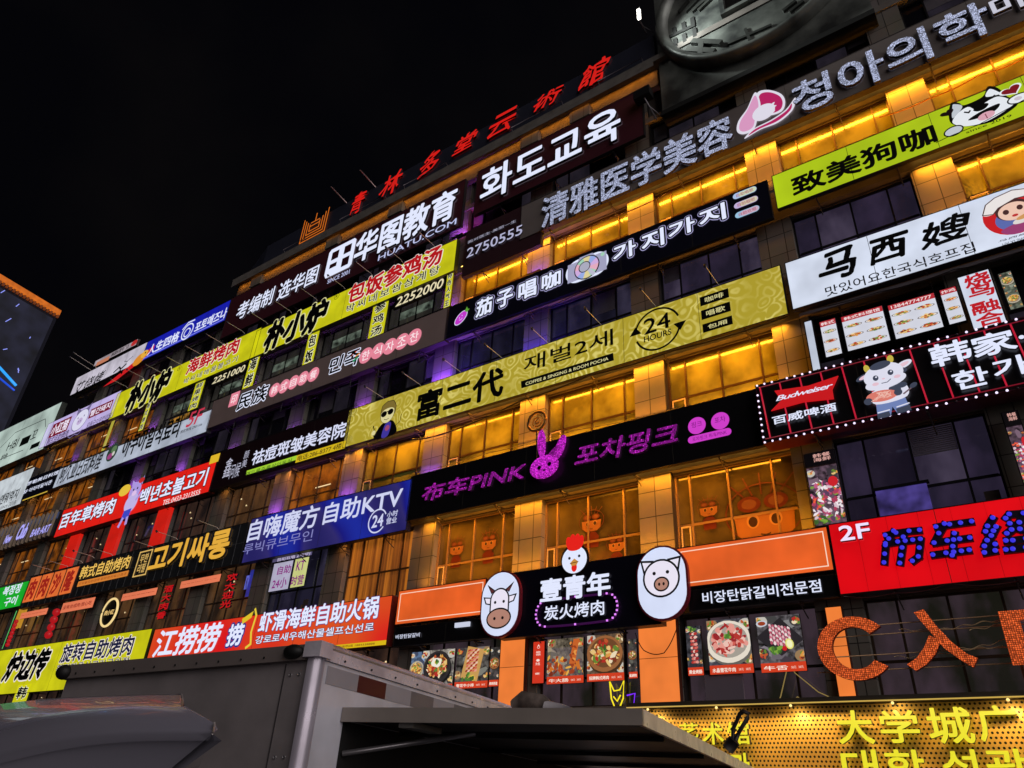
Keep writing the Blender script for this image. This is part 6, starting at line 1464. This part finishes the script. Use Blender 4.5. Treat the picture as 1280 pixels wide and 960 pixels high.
cable('thin cable running along the ledge above the pink letter sign', [K(120, 355), K(420, 275), K(760, 185), K(1180, 95)], .014, 17.3)
cable('pair of dark wires hanging under the red sign with blue bulb letters', [L(560, 850), L(760, 838), L(980, 800), L(1260, 790)], .014, 16.9)
cable('dark cable looping below the navy eggplant board', [I(10, 640), I(240, 590), I(520, 470), I(860, 370), I(1200, 250)], .014, 17.1)
cable('dark cable strung below the white brush lettering sign', [J(360, 480), J(700, 400), J(1000, 310), J(1270, 240)], .014, 17.05)

# ------------------------------------------------------------------ far tower with its media wall
cn = P((75, 389), 130); dv = RIGHT * ((1165 - 640) / FPX) + DOWN * ((1042 - 480) / FPX) + FWD; dv.z = 0; dv.normalize()
nv = Vector((-dv.y, dv.x, 0))
tw = thing('media_tower', (cn.x, cn.y, 0), 'dark high-rise at the left with an orange lit eave and blue media wall', 'tower')
def quadbox(mb, p0, p1, depth, z0, z1, m):
    a, b = p0, p1; n_ = nv * depth
    v = [(a.x, a.y, z0), (b.x, b.y, z0), (b.x + n_.x, b.y + n_.y, z0), (a.x + n_.x, a.y + n_.y, z0), (a.x, a.y, z1), (b.x, b.y, z1), (b.x + n_.x, b.y + n_.y, z1), (a.x + n_.x, a.y + n_.y, z1)]
    mb.add(v, [(0, 1, 5, 4), (1, 2, 6, 5), (2, 3, 7, 6), (3, 0, 4, 7), (4, 5, 6, 7)], m)
near = cn - dv * 55; zt = cn.z
mb = MB(); quadbox(mb, near, cn, 25, 0, zt - 3.4, df((30, 30, 44), .4, noise=.2, scale=.1)); mb.build('wall', tw)
fo = -nv * .4
mb = MB(); quadbox(mb, near + fo, cn - dv * 2 + fo, .35, 2, zt - 7.0, em((26, 27, 44), 1.0, noise=.4, scale=.08)); mb.build('media_wall', tw)
fo2 = -nv * 1.5
mb = MB(); quadbox(mb, near + fo2, cn + fo2, 26, zt - 3.38, zt, em((206, 104, 24), 1.0, noise=.15, scale=.3)); mb.build('eave_light', tw)
mb = MB()
for k in range(26):
    p = cn - dv * (2.1 * k + 1); quadbox(mb, p + fo2 * .9, p + dv * 1.1 + fo2 * .9, 1.2, zt - 5.2, zt - 3.4, em((120, 56, 20), .7))
mb.build('eave_brackets', tw)
mb = MB()
def onwall(px, lift=.6):
    d = RIGHT * ((px[0] - 640) / FPX) + DOWN * ((px[1] - 480) / FPX) + FWD; k = (cn - nv * lift - EYE).dot(nv) / d.dot(nv); return EYE + d * k
mb.tube([onwall(p) for p in ((-30, 430), (-10, 450), (0, 460), (10, 471), (20, 482))], .75, em((40, 150, 235), 1.3), 6)
mb.tube([onwall(p) for p in ((-30, 440), (-10, 462), (0, 473), (12, 483), (18, 488))], .5, em((24, 70, 200), 1.2), 6)
for p, q in (((1, 366), (6, 363)), ((20, 383), (24, 380)), ((7, 402), (14, 398)), ((37, 423), (38, 421)), ((22, 461), (24, 463)), ((23, 460), (23, 466)), ((4, 437), (9, 436))): mb.tube([onwall(p), onwall(q)], .22, em((140, 150, 245), 1.2), 5)
mb.build('light_drawing', tw)

# ------------------------------------------------------------------ truck with a raised side hatch
sd = Vector((-.215, .977, 0)).normalized(); fr = Vector((-.977, -.215, 0)).normalized()      # along its side, along its front
c1 = Vector((-4.5, 3.8, 0)); wdt, lng, rollz = 2.62, 7.2, .113
ALU = df((222, 214, 226), .3, .3, noise=.32, scale=5, bump=.08); PANEL = df((138, 130, 132), .36, .2, noise=.3, scale=2.2, bump=.06)
WPAN = df((206, 204, 216), .36, .1, noise=.28, scale=2); RUB = df((16, 15, 16), .6)
tr = thing('box_truck', (c1.x - .8, c1.y + 3, 0), 'grey box truck with its side hatch raised level, parked before the facade', 'truck')
TOP = 2.6
def tp(s_, f_, z): 
    """point on the truck: s_ along its side, f_ across its front, z height (the body leans a little)"""
    v = c1 + sd * s_ + fr * f_; return Vector((v.x, v.y, z - rollz * max(f_, 0) / wdt))
def tbox(mb, s0, s1, f0, f1, z0, z1, m):
    v = [tp(s_, f_, z) for z in (z0, z1) for s_, f_ in ((s0, f0), (s1, f0), (s1, f1), (s0, f1))]
    mb.add(v, [(0, 3, 2, 1), (4, 5, 6, 7), (0, 1, 5, 4), (1, 2, 6, 5), (2, 3, 7, 6), (3, 0, 4, 7)], m)
mb = MB(); tbox(mb, .03, lng, .03, wdt, .62, TOP - .02, PANEL); mb.build('cargo_box', tr)
mb = MB(); tbox(mb, -.03, .05, .1, wdt + .02, TOP - .11, TOP, df((112, 102, 100), .4, .15, noise=.16)); mb.build('front_top_rail', tr)
mb = MB(); tbox(mb, .06, lng, -.03, .05, TOP - .105, TOP, ALU); mb.tube([tp(.06, -.0, TOP - .01), tp(lng, -.0, TOP - .01)], .035, ALU, 10); mb.build('side_top_rail', tr)
mb = MB(); tbox(mb, .08, lng, -.012, .025, .62, TOP - .108, WPAN); mb.build('side_panel', tr)
mb = MB(); n_ = 12; R_ = .09
v = []; f = []
for z in (.62, TOP - .09):
    for k in range(n_ + 1):
        t = math.pi / 2 * k / n_; v.append(tp(.075 - R_ * math.sin(t), .075 - R_ * math.cos(t), z))
for k in range(n_): f.append((k, k + 1, n_ + 2 + k, n_ + 1 + k))
mb.add(v, f, df((186, 178, 192), .3, .45, noise=.2, scale=2), True); mb.build('corner_post', tr)
mb = MB(); tbox(mb, -.05, .1, -.05, .1, TOP - .095, TOP + .015, ALU); mb.build('corner_cap', tr)
mb = MB(); 
def lump(mb, c, r, m, sq=(1, 1, 1)):
    v = []; f = []
    for i in range(9):
        ph = -math.pi / 2 + math.pi * i / 8
        for j in range(14): v.append(c + Vector((r * sq[0] * math.cos(ph) * math.cos(.4488 * j), r * sq[1] * math.cos(ph) * math.sin(.4488 * j), r * sq[2] * math.sin(ph))))
    for i in range(8):
        for j in range(14): f.append((i * 14 + j, i * 14 + (j + 1) % 14, (i + 1) * 14 + (j + 1) % 14, (i + 1) * 14 + j))
    mb.add(v, f, m, True)
lump(mb, tp(-.04, .2, TOP - .05), .062, RUB, (1.5, 1, .85)); mb.build('marker_lamp', tr)
mb = MB(); lump(mb, tp(-.04, wdt - .03, TOP - .06), .062, RUB, (1.2, 1, 1)); mb.build('marker_lamp', tr)
mb = MB()
for k in range(12): q = tp(.3 + .38 * k, -.032, TOP - .075); mb.tube([q + Vector((-.001, 0, 0)), q + Vector((.006, -.002, 0))], .009, RUB, 8)
for k in range(11): q = tp(-.032, .25 + .22 * k, TOP - .075); mb.tube([q, q + Vector((.001, -.006, 0))], .008, RUB, 8)
mb.build('rivets', tr)
for k in range(8):
    mb = MB(); tbox(mb, .12 + .42 * k, .12 + .42 * k + .42, -.016, -.0125, TOP - .26, TOP - .135, df((74, 28, 34) if k == 1 else ((150, 146, 154), (104, 100, 106))[k % 2], .4, noise=.1)); mb.build('reflective_tape', tr)
mb = MB()
for f_ in (.3,): tbox(mb, .024, .03, f_ - .004, f_ + .004, .7, TOP - .12, df((52, 48, 50), .6))
mb.build('panel_seams', tr)
mb = MB()
for z_ in (TOP - .2, TOP - .75, TOP - 1.3): 
    for f_ in (.16, .24): q = tp(.03, f_, z_); mb.tube([q, q + Vector((.001, -.012, 0))], .011, df((150, 146, 150), .4, .5), 8)
mb.build('panel_rivets', tr)
# dark sheet standing for the shaded opening under the hatch and the hatch itself
mb = MB(); tbox(mb, .42, 6.4, -.018, -.0135, 1.0, 2.12, df((14, 13, 15), .8)); mb.build('opening_shade', tr)
hz0, hz1 = 2.11, 2.21
def hatch_pt(s_, o_, z): v = c1 + sd * s_ - fr * o_; return Vector((v.x, v.y, z))
def hbox(mb, s0, s1, o0, o1, z0, z1, m):
    v = [hatch_pt(s_, o_, z) for z in (z0, z1) for s_, o_ in ((s0, o0), (s1, o0), (s1, o1), (s0, o1))]
    mb.add(v, [(0, 3, 2, 1), (4, 5, 6, 7), (0, 1, 5, 4), (1, 2, 6, 5), (2, 3, 7, 6), (3, 0, 4, 7)], m)
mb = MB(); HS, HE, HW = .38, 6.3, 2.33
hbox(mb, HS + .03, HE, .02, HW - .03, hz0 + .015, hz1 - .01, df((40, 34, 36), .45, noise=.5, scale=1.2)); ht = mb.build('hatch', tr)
mb = MB(); hbox(mb, HS, HS + .03, .02, HW, hz0, hz1, df((142, 132, 126), .4, .1, noise=.16)); mb.build('edge_frame', ht)
mb = MB(); hbox(mb, HS + .031, HE, HW - .03, HW, hz0, hz1, ALU); mb.build('edge_frame', ht)
mb = MB()
for k in range(3): hbox(mb, 1.2 + 1.6 * k, 1.24 + 1.6 * k, .05, HW - .05, hz0 - .025, hz0 + .012, df((30, 28, 30), .5, .4))
mb.build('crossbars', ht)
mb = MB(); hbox(mb, HS + .05, HS + .5, .5, .62, hz0 - .03, hz0 + .01, df((140, 136, 132), .4, .5)); mb.build('hinge', ht)
mb = MB(); mb.tube([tp(.45, -.03, 1.9), hatch_pt(.9, .9, hz0 - .02)], .02, df((120, 116, 120), .3, .7), 8); mb.build('gas_strut', ht)
for s_ in (1.3, 5.4):
    for f_ in (.18, wdt - .18):
        mb = MB(); c = tp(s_, f_, .45); c.z = .45; mb.tube([c - fr * .14, c + fr * .14], .45, RUB, 24); w_ = mb.build('wheel', tr)
        mb = MB(); mb.tube([c - fr * .15, c + fr * .15], .24, df((150, 150, 152), .3, .7), 16); mb.build('rim', w_)
mb = MB(); tbox(mb, .1, lng, .3, wdt - .3, .42, .615, df((30, 30, 32), .6)); mb.build('chassis', tr)
mb = MB(); tbox(mb, lng + .15, lng + 1.9, .12, wdt - .12, .5, 2.2, df((170, 170, 176), .35)); cb = mb.build('cab', tr)
mb = MB(); tbox(mb, lng + 1.902, lng + 1.93, .25, wdt - .25, 1.3, 2.05, df((20, 22, 28), .1)); mb.build('windscreen', cb)
# things lying on the hatch
def on_hatch(px, y_off): 
    d = RIGHT * ((px[0] - 640) / FPX) + DOWN * ((px[1] - 480) / FPX) + FWD; k = (hz1 + y_off - EYE.z) / d.z; return EYE + d * k
p = hatch_pt(1.6, 1.4, hz1); p = P((668, 872), 4.9); p.z = hz1
bag = thing('rolled_bag', p, 'dark rolled bag with pale straps lying on the raised truck hatch', 'bag')
mb = MB(); mb.tube([p + Vector((-.18, 0, .07)), p + Vector((-.1, 0, .1)), p + Vector((.05, .02, .08)), p + Vector((.12, .03, .05))], [.05, .075, .07, .045], df((110, 96, 90), .7, noise=.4, scale=20), 10); mb.build('roll', bag)
mb = MB(); mb.tube([p + Vector((.1, .0, .055)), p + Vector((.24, .02, .04)), p + Vector((.34, .02, .02))], [.045, .035, .02], df((150, 144, 150), .6, noise=.3), 8); mb.build('strap', bag)
e0 = P(Y(285, 810), 6.3); e0 = hatch_pt(0, HW, hz1)
dd = None
def edge_at(px):
    best = None
    for k in range(600):
        s_ = HS + (HE - HS) * k / 600; q = hatch_pt(s_, HW, hz1); r = q - EYE; f_ = r.dot(FWD); u = 640 + FPX * r.dot(RIGHT) / f_
        if best is None or abs(u - px) < best[0]: best = (abs(u - px), q)
    return best[1]
q = edge_at(914)
hk = thing('strap_hook', q, 'black looped handle standing on the edge of the raised truck hatch', 'handle')
u = Vector((1, 0, 0)); g = q.y / 17.0
def hp(x, z): return P((Y(x, z)[0], Y(x, z)[1]), q.y)
mb = MB(); mb.tube([hp(265, 835), hp(310, 775)], .032 * 2, df((38, 34, 34), .6), 10); mb.build('grip', hk)
mb = MB(); mb.tube([hp(300, 785), hp(300, 700), hp(345, 600), hp(365, 580), hp(405, 595), hp(398, 625), hp(340, 720), hp(318, 775)], .022, df((26, 22, 24), .5), 8); mb.build('loop', hk)

# ------------------------------------------------------------------ dark van close by: only its roof edge and rear spoiler reach into view
VAN = df((172, 168, 186), .24, .35, spec=.6); VAN.node_tree.nodes['Principled BSDF'].inputs['Coat Weight'].default_value = .4; VGL = df((14, 14, 18), .05, spec=.8)
van = thing('dark_van', (-3.2, 1.95, 0), 'dark van close to the viewer with a rear spoiler, cut by the lower left edge', 'van')
def at_z(px, h):
    d = RIGHT * ((px[0] - 640) / FPX) + DOWN * ((px[1] - 480) / FPX) + FWD; k = h / d.z; return EYE + d * k
rows = []
top_px = [(-140, 905), (-60, 890), (0, 880), (60, 874), (120, 871), (180, 869), (227, 868)]
cre_px = [(-140, 955), (-60, 926), (0, 907), (60, 893), (110, 886), (165, 882.5), (228, 884)]
low_px = [(-140, 985), (-60, 962), (0, 945), (60, 931), (120, 922), (180, 918), (266, 917)]
mid_px = [(-140, 968), (-60, 942), (0, 925), (60, 911), (120, 903), (190, 902), (268, 904)]
def plane_y(px, y): return P(px, y)
YN = [1.55, 1.22, 1.12, 1.1]
r0 = [plane_y(p, 1.42) for p in top_px]; r1 = [plane_y(p, 1.24) for p in cre_px]; r2 = [plane_y(p, 1.13) for p in mid_px]; r3 = [plane_y(p, 1.10) for p in low_px]
tailx = r3[-1].x
def lower(z, y, sh): return [Vector((v.x - sh * (i / 6.0), y, z)) for i, v in enumerate(r3)]
r4 = lower(1.5, 1.0, .22); r5 = lower(1.05, 1.02, .34); r6 = lower(.55, 1.03, .2); r7 = lower(.28, 1.12, .22)
CY = 1.75
def grid(rs, m, name, smooth=True, parent=None):
    mb = MB(); n = len(rs[0]); v = [tuple(p) for r in rs for p in r]; f = [(i * n + k, (i + 1) * n + k, (i + 1) * n + k + 1, i * n + k + 1) for i in range(len(rs) - 1) for k in range(n - 1)]
    mb.add(v, f, m, smooth); return mb.build(name, parent or van)
SK_ = 1.5
def mir(r): return [Vector((p.x - SK_ * 2 * (CY - p.y), 2 * CY - p.y, p.z)) for p in r]      # the van stands at an angle to the facade
def fine(r, n=4):
    out = []
    for i in range(len(r) - 1):
        p0, p1, p2, p3 = r[max(i - 1, 0)], r[i], r[i + 1], r[min(i + 2, len(r) - 1)]
        for k in range(n):
            t = k / n; out.append(.5 * ((2 * p1) + (p2 - p0) * t + (2 * p0 - 5 * p1 + 4 * p2 - p3) * t * t + (3 * p1 - p0 - 3 * p2 + p3) * t ** 3))
    out.append(r[-1]); return out
F0, F1, F2, F3 = fine(r0), fine(r1), fine(r2), fine(r3)
FC = [Vector((p.x - SK_ * (CY - p.y), CY, p.z + .02)) for p in F0]
grid([mir(F1), mir(F0), FC, F0, F1], VAN, 'roof')
inset = [p + Vector((0, .015, -.004)) for p in F1]
dip = [a.lerp(b, .55) + Vector((0, .012, 0)) for a, b in zip(F2, F3)]
F4, F5, F6, F7 = fine(r4), fine(r5), fine(r6), fine(r7)
tuck = [p + Vector((-.004, .03, -.012)) for p in F3]
grid([F1, F2, dip, F3, tuck, F4], VAN, 'spoiler_side'); grid([mir(F4), mir(F3), mir(F2), mir(F1)], VAN, 'spoiler_side')
under = [p + Vector((0, .05, .0)) for p in F3]
grid([F4, F5], VGL, 'side_window'); grid([mir(F5), mir(F4)], VGL, 'side_window')
grid([F5, F6, F7], VAN, 'body_side'); grid([mir(F7), mir(F6), mir(F5)], VAN, 'body_side')
mb = MB(); loop = [F1[-1], F2[-1], F3[-1], mir(F3)[-1], mir(F2)[-1], mir(F1)[-1], FC[-1]]
mb.add(loop, [tuple(range(7))], VAN); mb.build('spoiler_end', van)
mb = MB(); mb.add([F3[-1], F4[-1], F5[-1], mir(F5)[-1], mir(F4)[-1], mir(F3)[-1]], [(0, 1, 2, 3, 4, 5)], VGL); mb.build('rear_window', van)
mb = MB(); mb.add([F5[-1], F6[-1], F7[-1], mir(F7)[-1], mir(F6)[-1], mir(F5)[-1]], [tuple(range(6))], VAN); mb.build('tailgate', van)
mb = MB(); mb.tube([F0[-1], F0[-1].lerp(F1[-1], .5) + Vector((.004, 0, 0)), F1[-1]], .0028, df((170, 160, 160), .3, .6), 6); mb.tube(F0[-14:], .002, df((170, 160, 160), .3, .6), 6); mb.build('roof_trim', van)
mb = MB(); mb.tube([F2[-1], F2[-1].lerp(F3[-1], .5) + Vector((.004, -.002, 0)), F3[-1]], .0028, df((190, 180, 180), .3, .6), 6); mb.build('spoiler_trim', van)
# front half, below and outside the picture
xf = F3[0].x
mb = MB(); v = []
for p in (F1[0], F3[0], F5[0], F7[0]): v += [tuple(p), tuple(mir([p])[0])]
fx = [Vector((xf - .5, 1.25, 1.62)), Vector((xf - .75, 1.15, 1.45)), Vector((xf - 1.5, 1.05, .98)), Vector((xf - 1.6, 1.12, .3))]
for p in fx: v += [tuple(p), tuple(mir([p])[0])]
mb.add(v, [(0, 8, 10, 2), (2, 10, 12, 4), (4, 12, 14, 6), (1, 3, 11, 9), (3, 5, 13, 11), (5, 7, 15, 13), (0, 1, 9, 8), (8, 9, 11, 10), (10, 11, 13, 12), (12, 13, 15, 14)], VAN); mb.build('bonnet', van)
for x in (tailx - .75, xf - .7):
    for yy in (1.12, 2 * CY - 1.12):
        xw = x - SK_ * (yy - 1.12)
        mb = MB(); mb.tube([(xw, yy - .1, .33), (xw, yy + .1, .33)], .33, RUB, 24); w_ = mb.build('wheel', van)
        mb = MB(); mb.tube([(xw, yy - .11, .33), (xw, yy + .11, .33)], .2, df((150, 150, 152), .3, .7), 16); mb.build('rim', w_)
